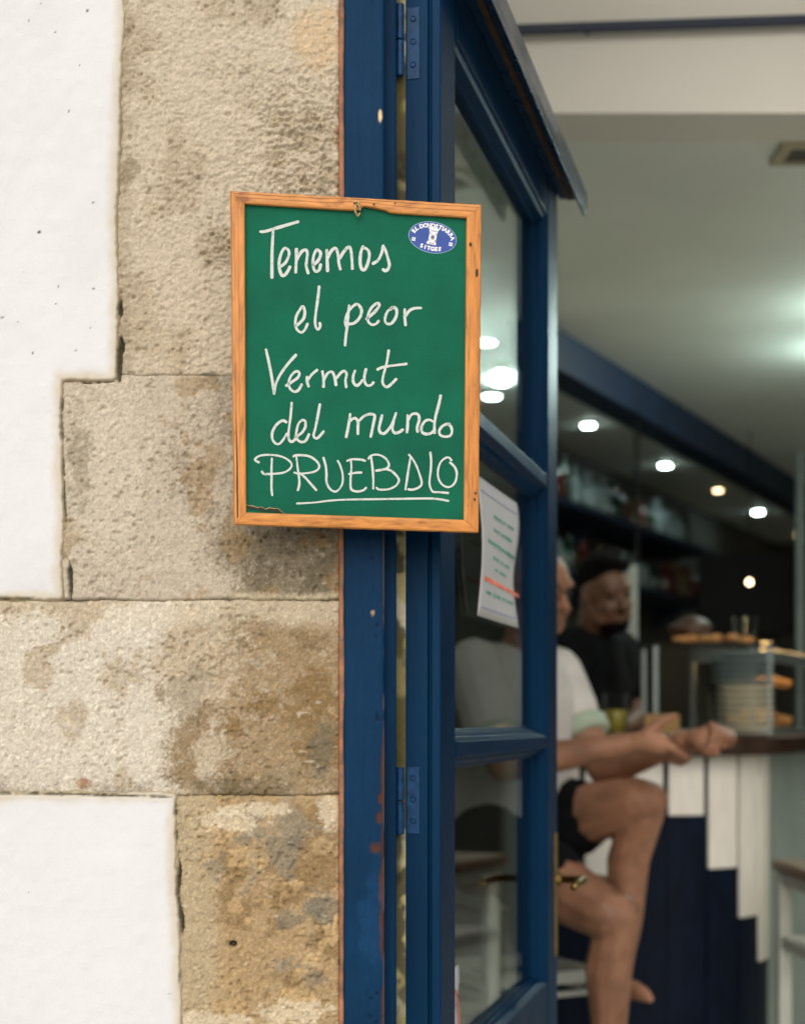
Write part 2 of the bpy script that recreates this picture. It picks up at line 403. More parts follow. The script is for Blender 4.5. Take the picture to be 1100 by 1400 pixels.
def stone(x0, x1, y0, y1, seed, style, res=.0015):
    # outline in photograph pixels at the facade plane
    X0, X1, Z0, Z1 = PX(x0), PX(x1), PZ(y1), PZ(y0)
    xs = np.linspace(X0, X1, max(4, int((X1 - X0) / res))); zs = np.linspace(Z0, Z1, max(4, int((Z1 - Z0) / res)))
    X, Z = np.meshgrid(xs, zs)
    px = X / 2.0 * F + 550; py = HY - (Z - CZ) / 2.0 * F
    wob = (fbm(X, Z, 30, 3, seed) - .5) * .006
    dl = X - X0; dr = X1 - X; dz = np.minimum(Z - Z0, Z1 - Z)
    wz = (fbm(X, Z * .4, 26, 4, seed + 60) - .5) * .0075
    dz = np.minimum(Z - Z0 + wz, Z1 - Z - wz * .8)
    d = np.minimum(np.minimum(dl * .8 + wob + .001, dr + .002), dz)
    n1 = fbm(X, Z, 14, 4, seed + 1); n2 = fbm(X, Z, 70, 4, seed + 2, .6); n3 = fbm(X, Z, 260, 3, seed + 3, .65); n4 = vn(X, Z, 520, seed + 5)
    H = (n1 - .5) * .003 + (n2 - .5) * .0031 + (n3 - .5) * .0025 - .0042 * sst(.0042, .0006, d) - .004 * sst(.001, -.002, d)
    pits = np.maximum(sst(.74, .9, vn(X, Z, 210, seed + 6)) * sst(.42, .62, n1), sst(.80, .92, vn(X, Z * .7, 110, seed + 8)) * sst(.5, .68, n2))
    H -= pits * .0035
    base = np.zeros(X.shape + (3,))
    nf = fbm(X, Z, 150, 4, seed + 40, .75); nf = np.clip((nf - .5) * 1.9 + .5, 0, 1)
    nff = vn(X, Z, 480, seed + 45); nff2 = fbm(X, Z, 45, 3, seed + 46)
    cv = crevice(px, py)

    def mix(c, dcol, m):      # a stain's edge frays into the grain of the stone
        m = np.clip(m, 0, 1); pk = np.maximum(m.max(), 1e-3)
        m = .88 * pk * sst(.08, 1.0, m / pk + (nf - .5) * .5 + (nff - .5) * .55 + (nff2 - .5) * .5) * sst(0, .06, m)
        return c * (1 - m[..., None]) + np.asarray(dcol) * m[..., None]
    if style == 'A':
        base[:] = srgb(196, 183, 158)
        rough = sst(250, 400, px + 160 * (n1 - .5)) * sst(40, 160, py)
        rg = np.abs(fbm(X, Z * 1.3, 95, 4, seed + 9, .7) - .5) * 2
        H += (.25 + .75 * rough) * (-.0048 * sst(.0, .30, .30 - rg) + .001)
        chip = sst(.62, .8, fbm(X * 1.5, Z, 90, 3, seed + 70)); H += rough * chip * .0018
        base = mix(base, srgb(166, 150, 120), rough * sst(.45, .65, n2) * .7)
        base = mix(base, srgb(150, 132, 100), sst(.52, .7, n1) * .45)
        base = mix(base, srgb(196, 183, 158), sst(.55, .75, fbm(X, Z, 22, 4, seed + 11)) * .5)
        base = mix(base, srgb(203, 178, 140), blotch(px, py, 436, 52, 36, 44, seed, .25) * .85)
        base = mix(base, srgb(118, 104, 74), blotch(px, py, 176, 232, 22, 20, seed + 4, .8) * .6)
        base = mix(base, srgb(130, 112, 80), sst(190, 166, px + 30 * (n2 - .5)) * .35)
    elif style == 'B':
        base[:] = srgb(190, 178, 156)
        rt = sst(215, 400, px + 190 * (n1 - .5))
        base = mix(base, srgb(120, 108, 84), rt * .95)
        base = mix(base, srgb(98, 88, 66), sst(700, 790, py) * sst(300, 400, px) * sst(.35, .6, n2) * .7)
        base = mix(base, srgb(150, 122, 78), sst(.55, .68, fbm(X, Z, 24, 4, seed + 11)) * .55)
        base = mix(base, srgb(205, 195, 172), blotch(px, py, 150, 640, 55, 130, seed + 2, .6) * .55)
        base = mix(base, srgb(112, 98, 70), blotch(px, py, 108, 625, 16, 60, seed + 3, .8) * .5)
        base = mix(base, srgb(205, 192, 160), sst(805, 818, py + 10 * (n2 - .5)) * sst(300, 330, px) * .85)
    elif style == 'C':
        base[:] = srgb(208, 198, 178)
        rt = sst(190, 250, px + 60 * (n1 - .5))
        base = mix(base, srgb(172, 153, 120), rt * .8)
        rt2 = sst(270, 360, px + 130 * (n1 - .5))
        base = mix(base, srgb(142, 117, 78), rt2 * .85)
        base = mix(base, srgb(122, 96, 54), rt * sst(.5, .66, fbm(X, Z, 18, 4, seed + 11)) * .75)
        base = mix(base, srgb(128, 120, 98), rt * sst(.58, .7, fbm(X, Z, 26, 4, seed + 15)) * .4)
        base = mix(base, srgb(214, 202, 176), sst(868, 836, py + 34 * (n1 - .5)) * .65)
        base = mix(base, srgb(118, 100, 66), sst(850, 870, py) * sst(905, 880, py) * sst(290, 330, px) * sst(.35, .6, n2) * .6)
        base = mix(base, srgb(96, 84, 58), sst(1052, 1082, py + 30 * (n2 - .5)) * sst(.3, .6, n1 + .1) * .6)
        base = mix(base, srgb(150, 88, 40), blotch(px, py, 113, 1071, 9, 9, seed, .6) * .8)
        base = mix(base, srgb(160, 140, 104), sst(.56, .7, fbm(X, Z, 20, 4, seed + 21)) * (1 - rt) * .6)
        base = mix(base, srgb(104, 100, 84), blotch(px, py, 440, 1030, 22, 34, seed + 8, .8) * .7)
    else:
        base[:] = srgb(178, 160, 126)
        rt = sst(275, 320, px + 60 * (n1 - .5))
        base = mix(base, srgb(168, 140, 98), rt * .9)
        base = mix(base, srgb(128, 103, 66), rt * sst(.48, .66, fbm(X, Z, 26, 4, seed + 11)) * .8)
        base = mix(base, srgb(200, 170, 122), rt * sst(.56, .7, fbm(X, Z, 34, 4, seed + 13)) * .7)
        base = mix(base, srgb(140, 132, 112), sst(.55, .75, fbm(X, Z, 22, 4, seed + 15)) * .8)
        for cx, cy, rx, ry in ((318, 1125, 40, 14), (350, 1108, 55, 10), (450, 1112, 18, 22), (395, 1385, 60, 16), (300, 1395, 60, 10)):
            base = mix(base, srgb(214, 199, 168), blotch(px, py, cx, cy, rx, ry, seed + 17, .7) * .85)
        for cx, cy, rx, ry in ((445, 1245, 26, 20), (395, 1258, 20, 12), (430, 1340, 20, 12), (405, 1150, 14, 14), (330, 1150, 16, 14)):
            base = mix(base, srgb(122, 114, 96), blotch(px, py, cx, cy, rx, ry, seed + 18, .7) * .8)
        hole = blotch(px, py, 318.5, 1291, 5.5, 4, seed, .12)
        H -= hole * .012; base = mix(base, srgb(24, 20, 16), hole)
    # mineral grains, pale and dark
    base = mix(base, base * .55, sst(.55, .85, n4) * (.5 if style != 'A' else .3))
    base = mix(base, np.clip(base * 1.45, 0, .85), sst(.58, .85, vn(X, Z, 430, seed + 31)) * (.6 if style in 'CD' else .4))
    base = base * (.86 + .28 * n3)[..., None]
    wh = sst(.83, .93, vn(X * .8, Z, 170, seed + 81)) * sst(.5, .66, nff2); H += wh * .0012
    base = base * (1 - .4 * wh[..., None]) + srgb(222, 210, 184) * .4 * wh[..., None]      # pale chips and lime specks
    H -= cv * .009
    jm = sst(.0026, .0008, d) * sst(.40, .58, fbm(X, Z, 18, 3, seed + 50)) * .7     # grime settled in the joints
    base = base * (1 - jm[..., None]) + srgb(70, 64, 50) * jm[..., None]
    base = base * (1 - .93 * cv[..., None]) + srgb(66, 64, 50) * .93 * cv[..., None]
    base = mix(base, srgb(140, 84, 50), sst(456, 466, px + 9 * (n2 - .5)) * .55)   # sealant smeared on the stone
    base = base * np.array([.945, .955, .99])
    return sheet('stone_block', xs, zs, 2.0, H, base, M['stone'], facade)


stone(152, 464, -287.5, 514.0, 3, 'A')
stone(74, 464, 511.2, 822.3, 13, 'B')
stone(-160, 464, 819.4, 1089.2, 20, 'C')
stone(230, 464, 1086.2, 1483, 31, 'D')
stone(60, 464, -620, -287, 41, 'A', .006)
stone(-120, 464, -960, -622, 42, 'B', .006)
stone(60, 464, 1482, 1790, 43, 'C', .006)
stone(200, 464, 1792, 2440, 44, 'D', .006)


# white plaster: one coat with two stepped edges
def plaster():
    fx = np.arange(PX(-6), PX(262), .0016); cx = np.linspace(-2.6, PX(-6), 24)[:-1]
    xs = np.concatenate([cx, fx])
    fz = np.arange(PZ(1410), PZ(-10), .0018); zs = np.concatenate([np.linspace(-.15, PZ(1410), 12)[:-1], fz, np.linspace(PZ(-10), 5.2, 24)[1:]])
    X, Z = np.meshgrid(xs, zs)
    px = X / 2.0 * F + 550; py = HY - (Z - CZ) / 2.0 * F
    wx = px + 7 * (fbm(X, Z, 24, 4, 51) - .5) + 3.0 * (fbm(X, Z, 160, 2, 54) - .5)
    wy = py + 6 * (fbm(X, Z, 24, 4, 52) - .5) + 3.0 * (fbm(X, Z, 160, 2, 56) - .5)

    def box_sd(x1, y0, y1, r=7):      # signed distance (px, positive inside) to a box open to the left
        qx = wx - (x1 - r); qy = np.maximum(y0 + r - wy, wy - (y1 - r))
        return r - (np.sqrt(np.maximum(qx, 0) ** 2 + np.maximum(qy, 0) ** 2) + np.minimum(np.maximum(qx, qy), 0))
    right = 160.0 + 9 * sst(210, 0, py)
    sd_ = np.maximum.reduce([box_sd(right, -270, 519), box_sd(85.0, 480, 817.5), box_sd(240 + 6 * sst(1120, 1400, py), 1086, 1480),
                             box_sd(55, -640, -260), box_sd(-125, -980, -600), box_sd(55, 1470, 1800), box_sd(195, 1790, 2500), box_sd(-170, -3000, 3000)])
    H = -.0045 + .0075 * sst(-8, 1, sd_) - .006 * crevice(px, py) + (fbm(X, Z, 9, 3, 57) - .5) * .004 * sst(5, 30, sd_) + (fbm(X, Z, 60, 4, 58) - .5) * .0016 + (fbm(X, Z * .6, 22, 3, 67) - .5) * .002
    c = np.zeros(X.shape + (3,)); c[:] = (.685, .69, .695)
    c = c * (.96 + .08 * fbm(X, Z * .6, 12, 5, 59))[..., None]
    c = mix(c, srgb(196, 184, 156), sst(17, 0, sd_ + 9 * (fbm(X, Z, 40, 3, 60) - .5)) * .75)
    c = mix(c, srgb(150, 136, 104), sst(2, -3, sd_ + 4 * (fbm(X, Z, 90, 3, 66) - .5)) * .8)
    c = mix(c, srgb(72, 70, 54), crevice(px, py) * .85)
    sp = sst(.955, .985, vn(X, Z, 150, 61)) * sst(.6, .8, vn(X, Z, 14, 62))
    c = mix(c, srgb(90, 85, 75), sp * .8)
    c = mix(c, srgb(30, 70, 55), blotch(px, py, 54.5, 318, 2.2, 2.2, 5, .2))
    for x_, y_ in ((120, 15), (76, 44), (95, 153), (128, 278), (80, 392), (77, 416), (104, 480), (128, 395), (45, 483)):
        c = mix(c, srgb(95, 90, 80), blotch(px, py, x_, y_, 1.7, 1.6, 6, .4) * .9)
    return sheet('plaster_coat', xs, zs, 2.0, H, c, M['plaster'], facade, keep=sd_ > -9)


plaster()
b = MB(); b.box(-2.6, PX(465), 2.0125, 2.32, -.15, 5.2)
b.build('core_wall', M['mortar'], facade)

right_wall = thing('side_facade', 'plastered wall and lintel closing the shop front beside the opening', 'building', (6.2, 2.0, -.15))
MB().box(5.2, 8.5, 2.0, 2.32, -.15, 5.2).build('pier', M['facade'], right_wall)
MB().box(PX(465) + .002, 5.198, 2.0, 2.32, 3.75, 5.2).build('lintel', M['facade'], right_wall)

struct(MB().box(-30, 30, -30, 2.1, -.35, -.15).build('pavement', M['pave']))

# ------------------------------------------------------------------ blue door frame
frame = thing('door_frame', 'worn blue door jamb between the stone and the open door', 'door frame', (PX(497), 2.02, 0))


def jamb_sheet(name, x0, x1, d, seed, fn, mt, skirt, res=.0013):
    X0, X1 = PX(x0, d), PX(x1, d)
    xs = np.linspace(X0, X1, int((X1 - X0) / res) + 2)
    zs = np.concatenate([np.linspace(0.0, PZ(1420, d), 8)[:-1], np.arange(PZ(1420, d), PZ(-20, d), .002), np.linspace(PZ(-20, d), 3.64, 8)[1:]])
    X, Z = np.meshgrid(xs, zs)
    px = X / d * F + 550; py = HY - (Z - CZ) / d * F
    H, c = fn(X, Z, px, py, seed)
    return sheet(name, xs, zs, d, H, c, mt, frame, skirt=skirt)


def paint(X, Z, px, py, s, x0, x1):
    c = np.zeros(X.shape + (3,)); c[:] = BLUE
    c = c * (.8 + .4 * fbm(X, Z, 16, 4, s))[..., None]
    c = c * (.9 + .2 * fbm(X * 6, Z * .25, 60, 3, s + 2))[..., None]
    ed = np.minimum(px - x0, x1 - px)
    H = -.0022 * np.exp(-ed / 1.6) + (fbm(X * 4, Z * .3, 60, 3, s + 3) - .5) * .0006 + (fbm(X, Z, 30, 3, s + 1) - .5) * .0009
    return H, c


def jamb_front(X, Z, px, py, s):
    H, c = paint(X, Z, px, py, s, 470, 525)
    n = fbm(X, Z, 60, 4, s + 5); nl = fbm(X * 3, Z * .6, 30, 4, s + 7)
    rust = srgb(82, 50, 32)
    m = sst(519.5, 523.5, px + 7 * (nl - .5)) * sst(985, 1050, py) * sst(1480, 1350, py + 60 * (n - .5)) * sst(.38, .5, nl)
    for cx, cy, rx, ry in ((519, 1118, 5, 9), (514, 1160, 10, 8), (521, 1215, 3.5, 26), (521, 1270, 3, 30), (520, 1092, 3, 7)):
        m = np.maximum(m, blotch(px, py, cx, cy, rx, ry, s + 8, .45))
    c = mix(c, rust, m * .9); H -= m * .0006
    pale = np.maximum(blotch(px, py, 519.5, 158, 2.6, 8, s, .12), blotch(px, py, 509.5, 838, 3.5, 4.5, s, .5) * .45)
    c = mix(c, srgb(226, 196, 150), pale); H -= pale * .0008
    light = blotch(px, py, 508, 1260, 16, 60, s + 9, .9)
    c = mix(c, srgb(48, 96, 148), light * .12)
    # chipped knocks
    k = sst(.84, .9, vn(X, Z, 150, s + 12)) * sst(.55, .7, vn(X, Z, 18, s + 13))
    c = mix(c, srgb(10, 20, 40), k * .6); H -= k * .0008
    e = sst(522.6, 524.6, px) * sst(.45, .55, fbm(X * 2, Z * .5, 40, 3, s + 15)) * sst(650, 780, py)
    c = mix(c, srgb(120, 100, 90), e * .6)
    return H, c


def strip_fn(X, Z, px, py, s):
    n = fbm(X, Z * .55, 60, 4, s); n2 = fbm(X, Z * .5, 24, 3, s + 4)
    c = np.zeros(X.shape + (3,)); c[:] = srgb(176, 165, 118)
    c = mix(c, srgb(196, 190, 165), sst(.5, .7, n) * .8)
    c = mix(c, srgb(52, 48, 30), sst(.44, .56, n2) * .9)
    c = mix(c, srgb(40, 38, 26), sst(.55, .68, fbm(X, Z, 38, 3, s + 11)) * .8)
    c = mix(c, srgb(96, 88, 44), sst(.45, .65, fbm(X, Z * .3, 15, 3, s + 8)) * .6)
    return (n - .5) * .003, c


jamb_sheet('jamb', 470, 525, 2.0, 33, jamb_front, M['bluewear'], .034)
jamb_sheet('rebate', 524.2, 541.5, 2.036, 36, lambda X, Z, px, py, s: paint(X, Z, px, py, s, 520, 542), M['bluewear'], .05)
jamb_sheet('bare_timber_strip', 539.8, 554.4, 2.070, 38, strip_fn, M['strip'], .03)
MB().box(PX(470), PX(555, 2.09), 2.119, 2.30, 0, 3.64).build('jamb_core', M['blue'], frame)
# lumpy sealant bead between stone and timber
b = MB(); path = []; rr = []
for i in range(500):
    z = -.1 + i * .0075; y_ = HY - (z - CZ) / 2 * F
    k_ = np.array([z]); n_ = float(fbm(k_, k_ * 0, 22, 3, 5)[0] - .5)
    path.append((PX(466.6) + n_ * .0022, 2.0032 + n_ * .002, z)); rr.append(.0034 * (1 + .7 * float(fbm(k_, k_ * 0 + 3, 45, 3, 8)[0] - .5)))
b.tube(path, rr, 8)
b.build('sealant_bead', M['sealant'], frame, smooth=True)
b = MB(); b.box(PX(470), 5.2, 2.02, 2.2, 3.65, 3.745); b.build('head_jamb', M['blue'], frame, bevel=.003)

# ------------------------------------------------------------------ the open door leaf
ANG = R(13.5)
U = Vector((math.sin(ANG), math.cos(ANG), 0)); Vv = Vector((math.cos(ANG), -math.sin(ANG), 0))
O = Vector((PX(602, 2.062), 2.062, CZ))


def D(u, v, z): return O + U * u + Vv * v + Vector((0, 0, z))


door = thing('door', 'blue glazed door leaf standing open into the bar', 'door', tuple(D(0, -.02, -CZ + .004)))
TH = -.045
GV = -.030                      # glass plane
ZB = -CZ + .006


def dprism_z(name, poly, z0, z1, mt=None, par=None, bevel=.0012):      # outline in (u, v), upright
    return MB().prism(poly, z0, z1, lambda p, q, t: D(p, q, t)).build(name, mt or M['blue'], par or door, bevel=bevel)


def dprism_u(name, poly, u0, u1, mt=None, par=None, bevel=.0012):      # outline in (v, z), along the leaf
    return MB().prism(poly, u0, u1, lambda p, q, t: D(t, p, q)).build(name, mt or M['blue'], par or door, bevel=bevel)


# hinge stile with the grooved edge seen from the street
near = dprism_z('stile', [(0, TH), (0, -.0165), (.006, -.0150), (.006, -.0128), (0, -.0113), (0, -.0015), (.0015, 0), (.088, 0), (.092, -.005), (.098, -.007), (.104, -.016), (.104, -.027), (.11, -.0285), (.11, TH + .01), (.1, TH)], ZB, .965)
far = dprism_z('stile', [(.868, -.0285), (.868, TH + .008), (.876, TH), (1.0, TH), (1.0, -.002), (.998, 0), (.89, 0), (.887, -.004), (.881, -.006), (.876, -.014), (.876, -.024), (.870, -.0255)], ZB, .965)


def mount_rail(name, zc, hh, hg):
    f = [(GV + .0015, -hg), (-.024, -hg), (-.0225, -hg + .004), (-.015, -hg + .006), (-.013, -hh - .004), (-.005, -hh), (0, -hh + .002)]
    poly = [(v, zc + z) for v, z in f] + [(v, zc - z) for v, z in reversed(f)] + [(TH + .004, zc + hg), (TH, zc + hh), (TH, zc - hh), (TH + .004, zc - hg)]
    return dprism_u(name, poly, .1045, .8755)


mount_rail('glazing_bar', .416, .012, .030)
mount_rail('glazing_bar', -.038, .012, .027)
mount_rail('rail', -.50, .045, .054)
mount_rail('rail', -1.04, .07, .08)
dprism_u('rail', [(GV + .0015, .862), (-.022, .862), (-.02, .868), (-.008, .872), (-.004, .878), (0, .88), (0, .965), (TH, .965), (TH, .872), (TH + .006, .862)], .1045, .8755)
dprism_u('panel', [(-.034, -.965), (-.026, -.965), (-.026, -.555), (-.034, -.555)], .1, .88)
# cornice strip over the top rail, with a bare brown strip beneath it
cap = dprism_u('cornice', [(.0005, .950), (.041, .946), (.043, .918), (.0485, .916), (.0505, .930), (.0505, .958), (.046, .966), (.0005, .974)], -.004, 1.022, M['bluegloss'])
dprism_u('bare_wood_strip', [(.016, .9502), (.025, .9490), (.025, .9457), (.016, .9465)], .0, 1.018, M['brownwood'], cap, 0)
# panes
for z0, z1 in ((.444, .866), (-.0125, .388), (-.449, -.0635)):
    dprism_z('pane', [(.102, GV - .002), (.878, GV - .002), (.878, GV + .002), (.102, GV + .002)], z0, z1, M['glass'], None, 0)
# hinges
for yt, yb in ((10, 108), (1049, 1140), (1900, 1990)):
    zt, zb_ = PZ(yt, 2.07) - CZ, PZ(yb, 2.07) - CZ
    hz = MB().prism([(-.0012, -.0255 - .001), (-.0012, -.0425), (.001, -.0425), (.001, -.0265)], zb_, zt, lambda p, q, t: D(p, q, t)).build('hinge', M['screw'], door, bevel=.0005)
    c0 = Vector((PX(546.5, 2.060), 2.060, 0))
    zm = (zt + zb_) / 2
    for a, bb in ((zb_, zm - .0006), (zm + .0006, zt)):
        MB().lathe([(.0044, a), (.0052, a + .001), (.0052, bb - .001), (.0044, bb)], c0 + Vector((0, 0, CZ)), 14).build('knuckle', M['screw'], hz, smooth=False)
    for k in (.2, .52, .84):
        zz = zb_ + (zt - zb_) * k
        ctr = D(-.0012, -.034, zz)
        Mx = Vector((0, 0, 1)).rotation_difference(-U).to_matrix()
        MB().lathe([(.0040, 0), (.0040, .0006), (.0030, .0014), (.0028, .0006), (.0012, .0005)], ctr, 14, Mx).build('screw', M['screw'], hz)
# lever handle and lock plate
hp = MB().prism([(.956, .0), (.984, .0), (.984, .0035), (.956, .0035)], -.423, -.203, lambda p, q, t: D(p, q, t)).build('lock_plate', M['brass'], door, bevel=.0012)
MB().tube([D(.97, .003, -.285), D(.97, .012, -.285)], .012, 14).build('rose', M['brass'], hp, bevel=.001)
MB().tube([D(.97, .01, -.285), D(.97, .046, -.285), D(.963, .052, -.285), D(.93, .054, -.283), D(.88, .053, -.283), D(.852, .050, -.287)], [.007, .007, .0085, .0075, .008, .006], 12).build('lever', M['brass'], hp, smooth=True)


# ------------------------------------------------------------------ notices taped to the glass
def on_glass(x, y, v):
    o = Vector((0, 0, CZ)); r = P(x, y, 1.0) - o
    n = Vv; p0 = D(0, v, 0)
    t = (p0 - o).dot(n) / r.dot(n); q = o + r * t
    return (q - O).dot(U), q.z - CZ


def notice():
    v0 = GV + .006
    ua, za = on_glass(648, 647, v0); ub, zb = on_glass(704.5, 689, v0); uc, zc = on_glass(649.5, 843.5, v0); ud, zd = on_glass(703, 857, v0)
    u0, u1 = (ua + uc) / 2, (ub + ud) / 2; zt, zl = (za + zb) / 2, (zc + zd) / 2
    W, Hh = u1 - u0, zt - zl
    root = thing('paper_notice', 'curled white paper notice with green lines taped to the door glass', 'notice', tuple(D(u0, v0, zl)))

    def surf(a, t, off=0):      # a: 0..1 across, t: 0..1 downwards
        curl = .010 * math.sin(math.pi * t) * (1 - a) + .005 * math.sin(2.2 * math.pi * t + .5) * a * a + .012 * max(0, t - .55) ** 2 * (1 - a)
        return D(u0 + W * a + .010 * math.sin(math.pi * min(1, t * 1.1)) * (a - .2), v0 + .001 + curl + off, zt - Hh * t)
    n = 14; mb = MB(); k = mb.pts([surf(i / n, j / n) for j in range(n + 1) for i in range(n + 1)])
    for j in range(n):
        for i in range(n):
            q = k + j * (n + 1) + i; mb.f.append((q, q + 1, q + n + 2, q + n + 1))
    sh = mb.build('sheet', M['paper'], root, smooth=True)
    md = sh.modifiers.new('t', 'SOLIDIFY'); md.thickness = .0003

    def scribble(name, t, a0, a1, h, mt, words, thick=.0022):
        rnd = random.Random(int(t * 1000)); a = a0
        for wd in words:
            mb2 = MB()
            aw = a + (a1 - a0) * wd; x = a
            while x < aw:
                hh = h * (1.5 if rnd.random() < .25 else 1); dx = .012 + rnd.random() * .012
                pts = [surf(x + dx * .5 * kk, t + hh * yy, .0007) for kk, yy in ((0, .5), (.2, -.5), (1, -.3), (1.1, .5), (1.9, .3))]
                mb2.tube(pts, thick * .5, 5); x += dx * 2.1
            a = aw + .045
            mb2.build('written_word', mt, sh)

    def rule(t):
        MB().tube([surf(.06 + .88 * i / 12, t, .0003) for i in range(13)], .0013, 5).build('ruled_line', M['ink_b'], sh)
    rule(.10); rule(.93)
    scribble('written_line', .235, .34, .74, .016, M['ink_g'], (.45, .2, .35))
    scribble('written_line', .335, .33, .76, .016, M['ink_g'], (.35, .65))
    scribble('written_line', .445, .16, .88, .018, M['ink_g'], (.45, .12, .38), .0028)
    scribble('written_line', .545, .3, .74, .016, M['ink_g'], (.42, .15, .4))
    scribble('written_line', .625, .36, .68, .015, M['ink_g'], (.3, .6))
    scribble('written_line', .725, .1, .9, .022, M['ink_r'], (.28, .36, .2, .3), .0036)
    scribble('written_line', .815, .16, .86, .016, M['ink_g'], (.2, .28, .12, .3))
    for aa, tt in ((.02, .02), (.95, .02)):
        pass
    return root


notice()


def strip_notice():
    v0 = GV + .0035
    u0, z0 = on_glass(616.5, 1322, v0); u1, z1 = on_glass(626.3, 1316, v0)
    root = thing('lower_notice', 'narrow white paper with a red curve low on the door glass', 'notice', tuple(D(u0, v0, -.44)))
    zt = CZ and PZ(1319, 2.3) - CZ
    mb = MB(); n = 10
    k = mb.pts([D(u0 + (u1 - u0) * i / 3, v0 + .002 * math.sin(j), zt - (zt + .446) * j / n) for j in range(n + 1) for i in range(4)])
    for j in range(n):
        for i in range(3):
            q = k + j * 4 + i; mb.f.append((q, q + 1, q + 5, q + 4))
    sh = mb.build('sheet', M['paper'], root, smooth=True)
    md = sh.modifiers.new('t', 'SOLIDIFY'); md.thickness = .0003
    MB().tube([D(u0 + (u1 - u0) * (.35 + .45 * math.sin(math.pi * i / 10 * .9)), v0 + .003, zt - .03 - (zt + .41) * i / 10) for i in range(11)], .0014, 5).build('red_line', M['ink_r'], sh)


strip_notice()

# ------------------------------------------------------------------ chalkboard
BN = Vector((math.sin(R(9)), -math.cos(R(9)) * math.cos(R(4)), -math.sin(R(4)) + .0)).normalized()
B0 = P(486, 497, 1.938)


def bp(x, y, off=0.0):
    o = Vector((0, 0, CZ)); r = P(x, y, 1.0) - o
    t = (B0 - o).dot(BN) / r.dot(BN)
    return o + r * t + BN * off


board = thing('chalkboard', 'green chalkboard in an orange wooden frame with white handwriting', 'chalkboard', tuple(bp(486.5, 722)))
OC = [(315, 262), (657, 281), (653, 728.5), (320, 717.5)]; IC = [(334, 279.6), (636.8, 298.6), (633, 711), (336.3, 701)]


def bpoly(pts, a, b_):
    return MB().prism(pts, a, b_, lambda p, q, t: bp(p, q, t))


bpoly([(326, 271), (647, 290), (643, 720), (328, 709)], -.004, .0).build('board_panel', M['green'], board)


def lerp(a, b_, t): return (a[0] + (b_[0] - a[0]) * t, a[1] + (b_[1] - a[1]) * t)


def frame_piece(o0, o1, i0, i1, mt, inner=None, seed=0):
    rnd = random.Random(seed)
    e = .25
    a0 = (o0[0], o0[1]); a1 = (o1[0], o1[1])
    dx, dy = o1[0] - o0[0], o1[1] - o0[1]; L = math.hypot(dx, dy); ux, uy = dx / L * e, dy / L * e
    i0 = (i0[0] + ux, i0[1] + uy); i1 = (i1[0] - ux, i1[1] - uy); a0 = (a0[0] + ux, a0[1] + uy); a1 = (a1[0] - ux, a1[1] - uy)
    N = 26
    out = [lerp(a0, a1, k / N) for k in range(N + 1)]
    nx, ny = -uy / e, ux / e
    out = [(p[0] + nx * rnd.uniform(-.35, .35), p[1] + ny * rnd.uniform(-.35, .35)) if 0 < k < N else p for k, p in enumerate(out)]
    inn = inner or [lerp(i1, i0, k / N) for k in range(N + 1)]
    g = lambda t: [lerp(out[k], inn[::-1][int(k * (len(inn) - 1) / N)], t) for k in range(N + 1)]
    # four lengthwise strips with slightly different heights: a run moulding
    prof = [(0.0, .0045), (.07, .0062), (.2, .0066), (.22, .0060), (.5, .0062), (.52, .0056), (.78, .0058), (.92, .0056), (1.0, .0045)]
    mb = MB(); rows = []
    innf = inn[::-1]
    def ipt(k):
        f = k / N * (len(innf) - 1); j = min(int(f), len(innf) - 2); return lerp(innf[j], innf[j + 1], f - j)
    rows.append([bp(*out[k], -.010) for k in range(N + 1)])
    for t, h in prof:
        rows.append([bp(*lerp(out[k], ipt(k), t), h + rnd.uniform(-.00008, .00008)) for k in range(N + 1)])
    rows.append([bp(*ipt(k), -.002) for k in range(N + 1)]); rows.append([bp(*ipt(k), -.010) for k in range(N + 1)])
    ids = [mb.pts(r_) for r_ in rows]
    for r0, r1 in zip(ids, ids[1:] + ids[:1]):
        for k in range(N): mb.f.append((r0 + k, r0 + k + 1, r1 + k + 1, r1 + k))
    mb.f.append(tuple(ids)); mb.f.append(tuple(i + N for i in ids)[::-1])
    return mb.build('frame_piece', mt, board)


# the top piece has a bite out of its inner edge
top_inner = [(637, 298.6), (600, 296.2), (570, 294.4), (545, 292.9), (534, 292.0), (530, 290.6), (526, 288.6), (516, 286.6), (506, 284.6), (498, 283.2), (494.5, 283.8), (492, 287.5), (484, 288.8), (470, 288.2), (440, 286.2), (400, 283.7), (360, 281.2), (334, 279.6)]
tp = []
for a, c in zip(top_inner, top_inner[1:]):
    tp += [lerp(a, c, k / 4) for k in range(4)]
tp.append(top_inner[-1])
frame_piece(OC[0], OC[1], IC[0], IC[1], M['wood_h'], tp, 1)
frame_piece(OC[1], OC[2], IC[1], IC[2], M['wood_v'], None, 2)
frame_piece(OC[2], OC[3], IC[2], IC[3], M['wood_h'], None, 3)
frame_piece(OC[3], OC[0], IC[3], IC[0], M['wood_v'], None, 4)
for yy in (430, 570):
    q = bp(484, yy)
    MB().box(q.x, q.x + .03, q.y + .0125, 1.9975, q.z - .015, q.z + .015).build('mounting_block', M['rawwood'], board)
